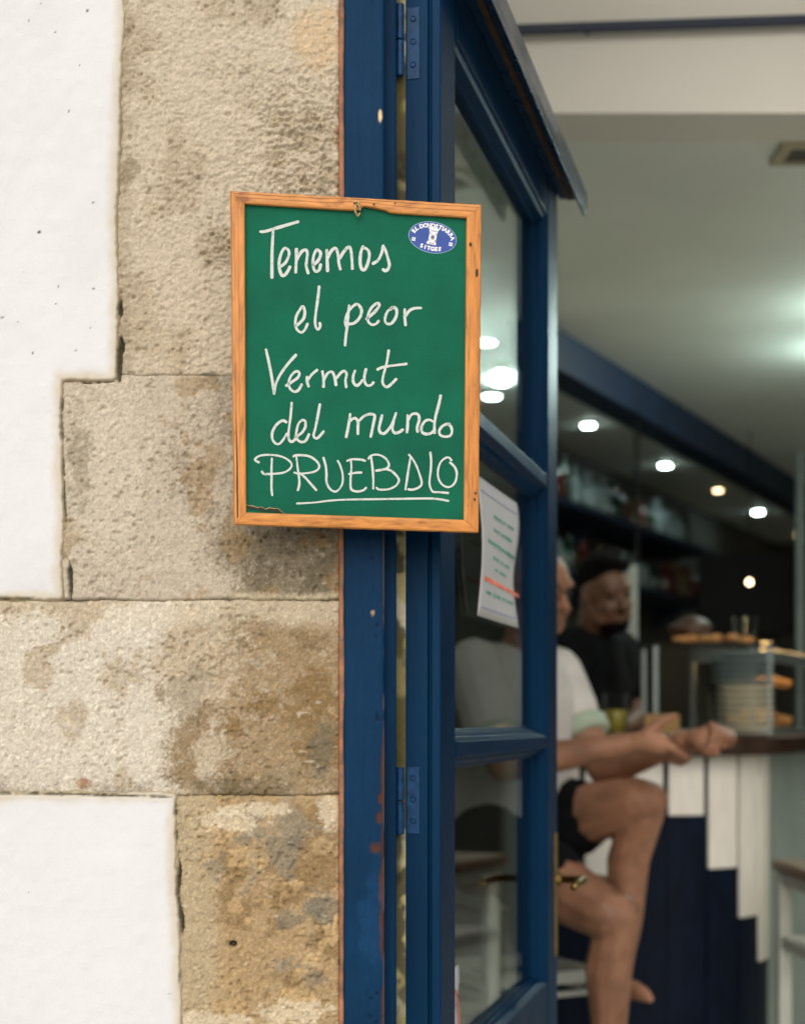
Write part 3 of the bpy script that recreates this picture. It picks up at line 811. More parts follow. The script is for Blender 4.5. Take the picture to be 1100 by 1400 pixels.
# string loop through the bored hole
bpoly([(485 + 2.2 * math.cos(a * .7), 279.5 + 1.6 * math.sin(a * .7)) for a in range(9)], .0061, .0072).build('bored_hole', M['dark'], board)
loop = [(486, 280.5), (484.2, 284), (483.2, 289), (484.6, 293), (487.4, 297.2), (490.6, 293), (491.6, 288), (489.8, 283.5), (487.2, 280.5)]
MB().tube([bp(x, y, .0078 + .002 * math.sin(i * .8)) for i, (x, y) in enumerate(loop)], [.0012 + .0003 * math.sin(i * 2.1) for i in range(9)], 7).build('string_loop', M['string'], board, smooth=True)
MB().tube([bp(482, 278.5, .0072), bp(485, 277.6, .0085), bp(489, 278.6, .0072), bp(490.5, 281.5, .0075)], .0010, 6).build('string_end', M['string'], board, smooth=True)
# nicks and knots on the frame
for x, y, rx, ry in ((650.5, 374, 2.2, 6.5), (641.5, 335, 1.8, 3), (509.8, 280.6, 1.2, 1.4), (538.8, 279.4, 1.1, 1.2), (648, 675, 1.6, 2), (647, 683, 1.8, 2.2)):
    bpoly([(x + rx * math.cos(a * math.pi / 4) * random.uniform(.7, 1.2), y + ry * math.sin(a * math.pi / 4) * random.uniform(.7, 1.2)) for a in range(8)], .0050, .00665).build('wood_nick', M['brownwood'], board)
bpoly([(320.8, 535), (322.2, 560), (324.6, 640), (325.2, 708), (323.6, 708), (322.4, 640), (320.6, 570)], .0048, .0064).build('dark_split', M['brownwood'], board)
# split, flaked edge at the lower left of the panel
edge = [(336, 690), (341, 691.5), (346, 692), (352, 694.2), (357, 693), (363, 696.3), (368, 694.2), (374, 695.4), (379, 695), (384, 698.5), (388, 702), (380, 700.5), (365, 699.5), (350, 697.5), (336, 694.5)]
bpoly(edge, .0002, .0008).build('flaked_edge', M['bottle_g'], board)
MB().tube([bp(x, y, .0012) for x, y in edge[:11]], [.0002 + .0004 * random.random() for _ in edge[:11]], 5).build('splinter_line', M['rawwood'], board)


# ------------------------------------------------------------------ chalk handwriting: strokes laid on the panel
def chalk_mat():
    m, n, l, bs = new_mat('white chalk marker'); bs.inputs['Roughness'].default_value = .85
    tc = n.new('ShaderNodeTexCoord'); nz = n.new('ShaderNodeTexNoise'); nz.inputs['Scale'].default_value = 220; nz.inputs['Detail'].default_value = 6
    l.new(tc.outputs['Object'], nz.inputs['Vector'])
    rp = n.new('ShaderNodeValToRGB'); e = rp.color_ramp.elements
    e[0].position = .28; e[0].color = (.34, .45, .40, 1); e[1].position = .47; e[1].color = (.63, .66, .63, 1)
    l.new(nz.outputs[0], rp.inputs[0]); l.new(rp.outputs[0], bs.inputs['Base Color'])
    return m


M['chalk'] = chalk_mat()


def catmull(p, n=6):
    if len(p) < 3: return [lerp(p[0], p[1], k / 8) for k in range(9)]
    q = [p[0]] + list(p) + [p[-1]]; out = []
    for i in range(1, len(q) - 2):
        a, b_, c, d = q[i - 1], q[i], q[i + 1], q[i + 2]
        for k in range(n):
            t = k / n
            out.append(tuple(.5 * (2 * b_[j] + (c[j] - a[j]) * t + (2 * a[j] - 5 * b_[j] + 4 * c[j] - d[j]) * t * t + (3 * b_[j] - a[j] - 3 * c[j] + d[j]) * t ** 3) for j in (0, 1)))
    out.append(p[-1]); return out


NSTROKE = [0]


def stroke(mb, pts, wd, rnd):
    p = catmull(pts); NSTROKE[0] += 1
    off = .0003 + .00005 * (NSTROKE[0] % 9)
    n = len(p); L = []; Rr = []
    ph = rnd.random() * 6
    for i in range(n):
        a = p[max(0, i - 1)]; c = p[min(n - 1, i + 1)]
        dx, dy = c[0] - a[0], c[1] - a[1]; m = math.hypot(dx, dy) or 1; nx, ny = -dy / m, dx / m
        h = wd * .46 * (1 + .05 * math.sin(i * .55 + ph) + .10 * math.sin(i / n * 5 + ph * 2) + rnd.uniform(-.05, .05))
        L.append((p[i][0] + nx * h, p[i][1] + ny * h)); Rr.append((p[i][0] - nx * h, p[i][1] - ny * h))
    def capfan(c, frm, to):
        a0 = math.atan2(frm[1] - c[1], frm[0] - c[0]); a1 = math.atan2(to[1] - c[1], to[0] - c[0])
        while a1 > a0: a1 -= 2 * math.pi
        r_ = math.hypot(frm[0] - c[0], frm[1] - c[1])
        return [(c[0] + r_ * math.cos(a0 + (a1 - a0) * k / 6), c[1] + r_ * math.sin(a0 + (a1 - a0) * k / 6)) for k in range(1, 6)]
    k = mb.pts([bp(*q, off) for q in L] + [bp(*q, off) for q in Rr])
    for i in range(n - 1): mb.f.append((k + i, k + i + 1, k + n + i + 1, k + n + i))
    for c, f0, t0, ia, ib in ((p[-1], L[-1], Rr[-1], k + n - 1, k + 2 * n - 1), (p[0], Rr[0], L[0], k + n, k)):
        # the round tip goes the way that does not fold back over the stroke
        fan = capfan(c, f0, t0)
        nb = p[-2] if c is p[-1] else p[1]
        md = fan[2]
        if (md[0] - c[0]) * (nb[0] - c[0]) + (md[1] - c[1]) * (nb[1] - c[1]) > 0:
            fan = [(2 * c[0] - q[0], 2 * c[1] - q[1]) for q in fan][::-1]
        kk = mb.pts([bp(*q, off) for q in fan])
        mb.f.append((ia, *range(kk, kk + 5), ib))


def word(name_lbl, strokes, wd):
    mb = MB(); rnd = random.Random(len(strokes) * 7 + int(wd * 10))
    for ox, oy, pts in strokes:
        stroke(mb, [(ox + x, oy + y) for x, y in pts], wd, rnd)
    me = bpy.data.meshes.new('chalk_word'); me.from_pydata(mb.v, [], mb.f)
    o = link_mesh('chalk_word', me, M['chalk'], board); o['label'] = name_lbl
    return o


A1, A2, A3, A4, A5, A6, A7, A8, A9 = (340, 290), (440, 310), (390, 380), (480, 390), (350, 460), (450, 460), (360, 530), (460, 530), (530, 530)
Q1, Q2, Q3 = (340, 600), (430, 600), (530, 600)
S = lambda o, *p: (o[0], o[1], p)
word('handwritten word Tenemos', [
    S(A1, (16, 26.5), (22, 26.3), (35, 22.5), (50, 18), (67, 13)), S(A1, (33.2, 27), (32.4, 40), (31.6, 60), (31.6, 89)),
    S(A1, (44, 74), (50, 69), (54, 61), (55, 54), (52, 50), (48, 50), (44, 57), (41.5, 68), (42, 78), (45, 86), (49, 86), (53, 81), (56, 75)),
    S(A1, (65, 51), (65, 62), (64.5, 72), (64, 82)), S(A1, (65, 66), (69, 58), (74, 52.5), (78.5, 52), (80, 57), (79, 66), (78.5, 74), (81, 83)),
    S(A1, (88, 72), (93, 68), (97, 62), (98, 56), (95, 52), (92, 52), (88.5, 60), (87.5, 70), (89, 78), (92, 81), (96, 79), (98, 72)),
    S(A2, (6.5, 32), (7, 45), (7.5, 60)), S(A2, (8, 42), (12, 34), (17, 29.3), (20, 31), (22, 40), (23, 50), (25, 58)), S(A2, (24, 43), (29, 35), (34, 29), (38, 28), (40, 35), (41, 47), (41.5, 57)),
    S(A2, (56, 27), (53, 35), (52, 47), (53.5, 56), (57, 59), (60.5, 55), (64, 44), (64.5, 36), (62, 31), (57.5, 28.5)),
    S(A2, (70, 50), (76, 46), (81, 37), (83.5, 26)), S(A2, (83.5, 26), (87, 33), (90, 43), (92, 52), (90, 58), (86.5, 60), (83.5, 58.5))], 4.45)
word('handwritten word el', [
    S(A3, (15, 65), (20, 61), (25, 55), (26.5, 46), (24, 39), (20, 43), (15, 52), (13.5, 62), (15, 69), (19, 73.5), (23, 74), (27, 70), (30, 63)),
    S(A3, (46, 12), (44, 30), (41.5, 48), (40.5, 60), (42, 68), (45, 70), (47.5, 66), (47, 62)),
    ], 4.1)
word('handwritten word peor', [
    S(A3, (87, 38), (85.5, 52), (84, 68), (82.5, 80), (81.5, 92)), S(A3, (83, 66), (81.5, 60), (84, 50), (89, 42), (96, 36), (100, 37), (104, 44), (102, 53), (95, 61), (88, 63)),
    S(A4, (21, 46), (28, 40), (35, 33), (38, 27), (35.5, 24.5), (29, 29), (24, 37), (22.5, 45), (24, 51), (29, 54), (34, 52.5), (37, 49)),
    S(A4, (56, 30), (50, 35), (46.5, 43), (46.5, 50), (51, 53), (56, 51), (61, 43), (62, 34), (58, 30), (53, 33)),
    S(A4, (73, 33), (73, 43), (74, 54)), S(A4, (74, 42), (79, 35), (86, 31.5), (95, 31))], 4.1)
word('handwritten word Vermut', [
    S(A5, (13.5, 18), (18, 38), (22, 60), (24.5, 78)), S(A5, (24.5, 78), (27, 65), (33, 52), (43, 38), (54, 25.5)),
    S(A5, (41.5, 67), (49, 62), (57, 56), (59, 50), (55, 47.5), (49, 52), (45, 60), (45, 68), (48, 73), (53, 75.5), (58, 73), (62, 66)),
    S(A5, (69.5, 55), (69.5, 61), (71.5, 68)), S(A5, (70.5, 60), (76, 52), (83, 46)),
    S(A5, (90.5, 48), (92, 58), (92, 68.5)), S(A5, (92.5, 60), (97, 51), (103, 48), (106, 52), (108, 59), (109, 66)),
    S(A6, (9.2, 57), (12, 54), (17, 48.5), (21.5, 47.5), (23.5, 52), (22, 60), (23, 69)),
    S(A6, (35, 47), (32.5, 55), (33, 63), (37, 67), (41, 65), (45, 60)), S(A6, (50, 45), (48, 54), (48, 61), (51, 66.5), (55, 67), (58, 65.5), (60, 63)),
    S(A6, (81, 19.5), (79, 33), (76, 45), (73, 57), (73, 64), (77.5, 69), (83, 66.5), (91, 58.5)), S(A6, (66, 45), (73, 42), (85, 40), (105, 37.5))], 4.0)
word('handwritten word del', [
    S(A7, (31, 47), (27, 45), (22, 47), (16, 53), (12, 62), (12.5, 71), (17, 76.5), (22, 76.5), (27, 71), (32, 63)),
    S(A7, (38.5, 21), (37, 40), (35, 55), (34, 65), (35, 71), (38, 74), (42, 72), (46, 67)),
    S(A7, (44, 67), (52, 62), (57, 54), (57, 46), (53, 44.5), (48, 49), (45.5, 58), (44.5, 67), (48, 72.5), (53, 74.5), (58, 72), (62, 64)),
    S(A7, (77, 23), (74, 40), (71, 55), (68.5, 65), (71, 69), (75, 68), (82, 60)),
    ], 3.85)
word('handwritten word mundo', [
    S(A8, (18.5, 36), (17, 47), (15, 58), (13, 67.5)), S(A8, (18, 46), (22, 42.5), (26, 42), (29, 47), (29, 56), (29, 63)),
    S(A8, (30, 46), (36, 40), (43, 36.5), (49, 36.5), (52, 39), (50, 50), (48, 60), (46.5, 67)),
    S(A8, (62, 38), (59, 50), (58, 57), (60.5, 62), (65, 62.5), (70, 58), (76, 49), (81, 35)), S(A8, (78, 46), (76, 55), (78, 61), (82, 62), (86, 60.5), (90, 57.5)),
    S(A9, (27, 38), (27, 50), (26, 61)), S(A9, (28, 44), (32, 37), (38, 35.5), (42, 38), (42.5, 45), (40, 54), (40.5, 60)),
    S(A9, (61, 46), (57, 44), (51, 45.5), (46.5, 52), (45.5, 58), (48, 62), (54, 63.5), (60, 61.5), (64, 57)), S(A9, (72, 11), (69, 25), (65, 40), (63.5, 52), (64, 62)),
    S(A9, (84, 50), (79, 50), (73, 54), (70, 60), (72, 65), (78, 67), (85, 65.5), (87.5, 60), (86, 53), (82, 50))], 4.0)
word('handwritten capitals PRUEBALO', [
    S(Q1, (31.5, 27), (31, 40), (31, 55), (31, 68), (32, 77)),
    S(Q1, (13.5, 32), (9, 29.5), (9, 27), (14, 23.5), (22, 22), (32, 22), (42, 23.5), (51, 27), (57, 32), (58.5, 37), (55, 42), (48, 46), (38, 47.5), (28, 48), (21, 48), (18, 45)),
    S(Q1, (65, 24), (66.5, 38), (68.5, 52), (69, 62), (67, 70)), S(Q1, (61, 24), (64, 22.5), (75, 22.5), (84, 24.5), (92, 30), (96, 36), (95, 41), (89, 45), (78, 47), (68, 47.5), (62, 46)),
    S(Q1, (70, 47), (77, 53), (85, 62), (92, 70)),
    S(Q2, (12, 26), (15, 37), (16, 48), (16, 58), (19, 66), (24, 71), (29, 72), (34, 68), (38, 60), (38, 48), (35, 37), (31.5, 30)),
    S(Q2, (49.5, 29), (50, 40), (49, 55), (49, 65), (51, 70), (58, 72), (66, 70.5), (70, 67)), S(Q2, (44.5, 30), (50, 28), (58, 28), (64, 28.5), (69, 30)), S(Q2, (47, 48), (55, 46.5), (63.5, 46)),
    S(Q2, (77, 25), (79, 40), (80, 55), (80, 68)), S(Q2, (73.5, 27), (76, 23.5), (83, 21.5), (91, 23), (98, 28), (101.5, 35), (99, 40), (93, 42), (84, 43.5)),
    S(Q3, (-2, 41.5), (3, 43), (8, 46.5), (13, 52), (15, 57), (12, 63), (6, 67), (0, 69), (-8, 69.5), (-13, 69), (-15.5, 67)),
    S(Q3, (31, 25), (28, 42), (26, 56), (24, 69)), S(Q3, (29, 22), (34, 28), (39, 37), (43, 48), (46, 58), (45, 64), (39, 68), (33, 69.5), (28, 69)),
    S(Q3, (58, 19), (59, 30), (58.5, 42), (57, 55), (57, 63), (59, 69), (62, 72.5), (70, 73), (82, 74)),
    S(Q3, (86.5, 29), (83, 25.5), (78, 26.5), (72, 32), (68.5, 42), (68.5, 52), (72, 60), (77, 64.5), (83, 66), (89, 63), (93, 56), (94, 47), (92, 40), (88, 35), (85, 32.5)),
    ], 3.2)
word('chalk underline below the capitals', [
    (0, 0, ((406, 688.4), (430, 687), (450, 684.5), (475, 683), (510, 682.5), (545, 682), (585, 681.5), (600, 682.5), (612.5, 684.8)))], 2.9)

# ------------------------------------------------------------------ oval sticker
stk = thing('oval_sticker', 'oval blue sticker with white lettering at the chalkboard corner', 'sticker', tuple(bp(591, 325, .0003)))
SX, SY, SRX, SRY, STILT = 591, 324.5, 33.2, 21.4, R(11)


def sp(ex, ey):      # sticker coordinates (photograph pixels, x right, y down, before the tilt)
    c, s = math.cos(STILT), math.sin(STILT); return (SX + ex * c - ey * s, SY + ex * s + ey * c)


bpoly([sp(SRX * math.cos(a * math.pi / 32), SRY * math.sin(a * math.pi / 32)) for a in range(64)], .0002, .00045).build('rim', M['sticker_edge'], stk)
bpoly([sp((SRX - .8) * math.cos(a * math.pi / 32), (SRY - .8) * math.sin(a * math.pi / 32)) for a in range(64)], .0004, .00055).build('face', M['sticker'], stk)


def glyph(ch, size):
    cu = bpy.data.curves.new('glyph', 'FONT'); cu.body = ch; cu.size = size; cu.align_x = 'CENTER'; cu.align_y = 'CENTER'; cu.offset = size * .06 if ch not in 'RA' else size * .05; cu.resolution_u = 2
    o = bpy.data.objects.new('glyph', cu); COL.objects.link(o)
    dg = bpy.context.evaluated_depsgraph_get(); me = bpy.data.meshes.new_from_object(o.evaluated_get(dg))
    v = [tuple(x.co) for x in me.vertices]; f = [tuple(q.vertices) for q in me.polygons]
    bpy.data.objects.remove(o); bpy.data.curves.remove(cu); bpy.data.meshes.remove(me)
    return v, f


def arc_text(mb, txt, a0, a1, rx, ry, size, up):
    sam = [R(a0 + (a1 - a0) * k / 200) for k in range(201)]; acc = [0]
    for p_, q_ in zip(sam, sam[1:]): acc.append(acc[-1] + math.hypot(rx * (math.cos(q_) - math.cos(p_)), ry * (math.sin(q_) - math.sin(p_))))
    wid = [.45 if c in ' I' else 1.0 for c in txt]; tot = sum(wid)
    for i, ch in enumerate(txt):
        if ch == ' ': continue
        tgt = (sum(wid[:i]) + wid[i] / 2) / tot * acc[-1]
        a = sam[min(range(201), key=lambda k: abs(acc[k] - tgt))]
        ex, ey = rx * math.cos(a), -ry * math.sin(a)
        tx, ty = -rx * math.sin(a), -ry * math.cos(a)
        if up: tx, ty = -tx, -ty
        m = math.hypot(tx, ty); tx, ty = tx / m, ty / m
        gv, gf = glyph(ch, size)
        k = mb.pts([bp(*sp(ex + x * tx + y * ty, ey + x * ty - y * tx), .0007) for x, y, z in gv])
        mb.f += [tuple(k + q for q in f) for f in gf]


b = MB(); arc_text(b, 'EL DONOSTIARRA', 176, 4, 27.4, 15.8, 7.6, True)
me = bpy.data.meshes.new('lettering'); me.from_pydata(b.v, [], b.f); link_mesh('lettering', me, M['white_ink'], stk)
b = MB()
for i, ch in enumerate('SITGES'):
    gv, gf = glyph(ch, 7.4); cx = -11.5 + i * 5.0; cy = 15.6 - abs(i - 2.5) ** 2 * .25
    k = b.pts([bp(*sp(cx + x - 1.0, cy - y), .0007) for x, y, z in gv]); b.f += [tuple(k + q for q in f) for f in gf]
me = bpy.data.meshes.new('lettering'); me.from_pydata(b.v, [], b.f); link_mesh('lettering', me, M['white_ink'], stk)


def srect(mb, x0, x1, y0, y1, h):
    k = mb.pts([bp(*sp(x, y), h) for x, y in ((x0, y0), (x1, y0), (x1, y1), (x0, y1))]); mb.f.append((k, k + 1, k + 2, k + 3))


b = MB(); srect(b, -7.5, 7, -13.2, -10.8, .0007); srect(b, -6, 5.8, -10.8, -7.4, .00068); srect(b, -5.2, 5.2, -7.4, 6.4, .00068); srect(b, -6.6, 6.2, 6.4, 9.8, .0007)
for cx, cy in ((-30 + 5, 7), (26, 4.5)):
    for q in range(4):
        a = R(45 + 90 * q); srect(b, cx + 1.9 * math.cos(a) - 1.1, cx + 1.9 * math.cos(a) + 1.1, cy + 1.9 * math.sin(a) - 1.1, cy + 1.9 * math.sin(a) + 1.1, .0007)
me = bpy.data.meshes.new('emblem'); me.from_pydata(b.v, [], b.f); link_mesh('emblem', me, M['white_ink'], stk)
b = MB(); srect(b, -4.6, 4.6, -9.6, -8.2, .0009); srect(b, -3.8, 3.8, 7.2, 8.8, .0009)
for s in (-1, 1):
    srect(b, s * 4 - .9, s * 4 + .9, -6, -3.4, .0009); srect(b, s * 4 - .8, s * 4 + .8, 3, 5.4, .0009)
k = b.pts([bp(*sp(3.0 * math.cos(a * math.pi / 8), -.3 + 3.6 * math.sin(a * math.pi / 8)), .0009) for a in range(16)]); b.f.append(tuple(range(k, k + 16)))
me = bpy.data.meshes.new('emblem_detail'); me.from_pydata(b.v, [], b.f); link_mesh('emblem_detail', me, M['stickgrey'], stk)
b = MB(); k = b.pts([bp(*sp(1.6 * math.cos(a * math.pi / 8), -.3 + 1.9 * math.sin(a * math.pi / 8)), .0011) for a in range(16)]); b.f.append(tuple(range(k, k + 16)))
me = bpy.data.meshes.new('emblem_centre'); me.from_pydata(b.v, [], b.f); link_mesh('emblem_centre', M and me, M['sticker'], stk)

# ------------------------------------------------------------------ the bar interior: shell
CE = 1.45                                     # ceiling height above the camera
HA = R(24.8)                                  # the room runs at this angle
HU = Vector((math.sin(HA), math.cos(HA), 0)); HV = Vector((math.cos(HA), -math.sin(HA), 0))


def CP(x, y): return P(x, y, F * CE / (HY - y))       # point on the ceiling


struct(MB().box(-5, 13, 2.105, 16, -.2, 0).build('floor', M['floor']))
struct(MB().box(-5, 13, 4.2005, 16, CZ + CE + .002, CZ + CE + .2).build('ceiling', M['ceil']))
struct(MB().box(-5, 13, 4.0, 4.2, CZ + CE, 4.1).build('bulkhead_wall', M['bulk']))
struct(MB().box(-5, 13, 2.33, 3.998, 4.0, 4.2).build('entrance_ceiling', M['bulk']))


def hall_wall(name, a, b_, th, z1, mt):
    a = Vector(a); b_ = Vector(b_); t = (b_ - a).normalized(); nn = Vector((-t.y, t.x, 0)) * th
    struct(MB().hexa([a, b_, b_ + nn, a + nn] + [q + Vector((0, 0, z1)) for q in (a, b_, b_ + nn, a + nn)]).build(name, mt))


WL0 = Vector((-2.2, 2.35, 0))
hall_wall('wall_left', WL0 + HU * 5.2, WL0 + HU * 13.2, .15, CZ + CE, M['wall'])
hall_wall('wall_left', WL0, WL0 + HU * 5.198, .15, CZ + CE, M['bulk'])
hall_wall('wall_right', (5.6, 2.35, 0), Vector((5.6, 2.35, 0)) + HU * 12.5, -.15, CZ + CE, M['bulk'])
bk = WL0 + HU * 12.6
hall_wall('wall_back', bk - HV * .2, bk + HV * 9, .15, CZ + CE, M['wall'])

# thin blue rail on the bulkhead
rl = MB(); a, c = P(560, 43.5, 3.96), P(1260, 19, 3.96)
rl.box(0, 1, -.0, .018, -.0105, .0105, lambda x, y, z: a + (c - a) * x + Vector((0, y, z)))
ro = rl.build('wall_rail', M['navy'], bevel=.002)
tag(ro, 'thin navy rail across the cream wall above the opening', 'rail')
for t in (.35, .95):
    q = a + (c - a) * t
    MB().tube([q + Vector((0, .018, 0)), q + Vector((0, .0395, 0))], .006, 8).build('bracket', M['navy'], ro)

# navy beam under the ceiling
t0 = CP(742, 433.6); t1 = t0 + HU * 9
bm_ = MB(); H0 = CE
bm_.hexa([t0 - HV * .14 - Vector((0, 0, .155)), t0 - Vector((0, 0, .155)), t1 - Vector((0, 0, .155)), t1 - HV * .14 - Vector((0, 0, .155)), t0 - HV * .14, t0, t1, t1 - HV * .14])
tag(bm_.build('ceiling_beam', M['navy'], bevel=.004), 'navy blue beam running back under the ceiling', 'beam')

# ceiling vent at the right edge
vc = CP(1100, 207)
vt = thing('ceiling_vent', 'small beige air vent in the ceiling near the entrance', 'vent', tuple(vc))
vb = MB(); x0, x1, y0, y1 = vc.x - .075, vc.x + .30, vc.y - .075, vc.y + .075; zc = CZ + CE
for a_, b_, c_, d_ in ((x0, x1, y0, y0 + .022), (x0, x1, y1 - .022, y1), (x0, x0 + .03, y0 + .0221, y1 - .0221), (x1 - .03, x1, y0 + .0221, y1 - .0221)):
    vb.box(a_, b_, c_, d_, zc - .012, zc - .001)
vb.build('vent_frame', M['vent'], vt)
for k in range(5):
    yy = y0 + .032 + k * .0185
    MB().box(x0 + .031, x1 - .031, yy, yy + .012, zc - .009, zc - .002).build('slat', M['ventdark'], vt)


# recessed downlights
def downlight(p, r, mt, label):
    t = thing('ceiling_downlight', label, 'lamp', (p.x, p.y, CZ + CE), 'recessed ceiling lights')
    MB().lathe([(r * 1.25, -.006), (r * 1.3, -.001)], (p.x, p.y, CZ + CE), 24).build('trim_ring', M['stoolwhite'], t)
    MB().lathe([(r * .9, -.011), (r, -.0065)], (p.x, p.y, CZ + CE), 24).build('lens', mt, t)
    return t


downlight(CP(804, 580), .029, M['cold'], 'cool white ceiling light nearest the blue door stile')
downlight(CP(909, 635), .030, M['cold'], 'middle cool white ceiling light of the row under the beam')
downlight(CP(1036, 699), .032, M['cold'], 'farthest cool white ceiling light, low at the right')
downlight(CP(981, 669), .026, M['warm'], 'small warm ceiling light between two cool ones')
downlight(CP(1092, 730), .03, M['warm'], 'small warm ceiling light at the right edge')
downlight(CP(672, 540), .038, M['cold'], 'cool ceiling light seen through the upper door pane')
downlight(CP(664, 466), .036, M['cold'], 'brightest ceiling light beside the chalkboard frame')
# bare bulbs close to the ceiling, just beyond the right edge, that light the ceiling in two fans
for (x, y), lb in (((1225, 412), 'nearer bare bulb close under the ceiling'), ((1200, 472), 'farther bare bulb close under the ceiling')):
    p = CP(x, y); t = thing('ceiling_bulb', lb, 'lamp', (p.x, p.y, CZ + CE), 'bare ceiling bulbs')
    MB().lathe([(.022, -.030), (.028, -.001)], (p.x, p.y, CZ + CE), 16).build('socket', M['stoolwhite'], t)
    MB().lathe([(.004, -.085), (.018, -.08), (.026, -.066), (.024, -.05), (.015, -.0305)], (p.x, p.y, CZ + CE), 18).build('bulb', M['bulb'], t, smooth=True)

# ------------------------------------------------------------------ bar counter with stepped white boards
CT = 1.08; YF = 4.85
XC = PX(905, YF)                 # where the front starts to curve
RC = .36
turn = math.pi / 2 - HA


def cpath(s, off=0.0):
    "plan of the counter front at arc length s (0 at the start of the curve), off = outwards"
    if s <= 0: return Vector((XC + s, YF - off, 0)), Vector((1, 0, 0))
    L = RC * turn
    if s <= L:
        a = s / RC; c = Vector((XC, YF + RC, 0))
        d = Vector((math.sin(a), -math.cos(a), 0)); return c + d * (RC + off), Vector((math.cos(a), math.sin(a), 0))
    c = Vector((XC, YF + RC, 0)); d = Vector((math.sin(turn), -math.cos(turn), 0)); t = Vector((math.cos(turn), math.sin(turn), 0))
    return c + d * (RC + off) + t * (s - L), t


SL = -1.35; SE = RC * turn
counter = thing('bar_counter', 'dark bar counter with stepped white boards and a rounded corner', 'bar counter', (XC, YF + .3, 0))
ss = [SL] + [k * SE / 16 for k in range(17)] + [SE + .01]


def ribbon(mb, ss_, o0, o1, z0, z1):
    q = []
    for s in ss_:
        a, _ = cpath(s, o0); c, _ = cpath(s, o1)
        q.append([mb.pts([a + Vector((0, 0, z0)), c + Vector((0, 0, z0)), c + Vector((0, 0, z1)), a + Vector((0, 0, z1))])][0])
    for i, j in zip(q, q[1:]):
        for k in range(4): mb.f.append((i + k, i + (k + 1) % 4, j + (k + 1) % 4, j + k))
    mb.f.append(tuple(q[0] + k for k in range(4))); mb.f.append(tuple(q[-1] + k for k in range(4))[::-1])
    return mb


ribbon(MB(), ss, -.04, 0, 0, CT - .05).build('front_panel', M['darknavy'], counter)
ribbon(MB(), [SE + .012, 6.0], -.04, 0, 0, CT - .05).build('side_panel', M['palegreen'], counter)
ribbon(MB(), ss[:-1] + [SE + k for k in (.3, 1, 2, 4, 6)], -.48, .085, CT - .052, CT).build('counter_top', M['slab'], counter, bevel=.004)
# boards
edges = [735, 793, 852, 909]
pitch = (909 - 852) / F * YF
s0 = PX(909, YF) - XC
bots = {-6: 1150, -5: 1210, -4: 1130, -3: 1190, -2: 1235, -1: 1092, 0: 1115, 1: 1187, 2: 1253, 3: 1312}
for k in range(-6, 4):
    a = s0 + k * pitch + .008; c = s0 + (k + 1) * pitch - .008
    pm, _ = cpath((a + c) / 2, 0)
    zb = CZ - (bots[k] - HY) / F * pm.y
    n = 5
    ribbon(MB(), [a + (c - a) * i / n for i in range(n + 1)], .0005, .012, zb, CT - .0535).build('front_board', M['whiteboard'], counter, bevel=.0015)
    ribbon(MB(), [a - .003 + (c - a + .006) * i / n for i in range(n + 1)], .0005, .006, .09, zb - .002).build('base_board', M['darknavy'], counter, bevel=.001)


# ------------------------------------------------------------------ stools
def stool(name, label, c, rz, h, wd, seat_mt, rungs):
    t = thing(name, label, 'stool', (c[0], c[1], 0), 'bar stools')
    cs, sn = math.cos(rz), math.sin(rz)
    T = lambda x, y, z: Vector((c[0] + x * cs - y * sn, c[1] + x * sn + y * cs, z))
    hw = wd / 2; L = .036
    for sx in (-1, 1):
        for sy in (-1, 1):
            x0 = sx * hw - (L if sx > 0 else 0); y0 = sy * hw - (L if sy > 0 else 0)
            MB().box(x0, x0 + L, y0, y0 + L, 0, h - .03, T).build('leg', M['stoolwhite'], t, bevel=.003)
    for z, th in rungs:
        for sy in (-1, 1):
            y0 = sy * hw - (L - .006 if sy > 0 else -.006)
            MB().box(-hw + L, hw - L, y0, y0 + L - .012, z - th, z, T).build('rung', M['stoolwhite'], t, bevel=.002)
            MB().box(y0, y0 + L - .012, -hw + L, hw - L, z - th - .0, z, T).build('rung', M['stoolwhite'], t, bevel=.002)
    MB().box(-hw - .01, hw + .01, -hw - .01, hw + .01, h - .03, h, T).build('seat', seat_mt, t, bevel=.006)
    return t


stool('bar_stool', 'white bar stool with brown seat at the right edge', (P(1181, 1190, 4.5).x, 4.5), R(2), .742, .38, M['stoolseat'], ((.708, .035), (.53, .032), (.26, .03)))
stool('bar_stool', 'white bar stool under the seated man', (P(700, 1190, 4.32).x, 4.32), R(28), .735, .36, M['stoolseat'], ((.70, .035), (.50, .03), (.45, .012)))


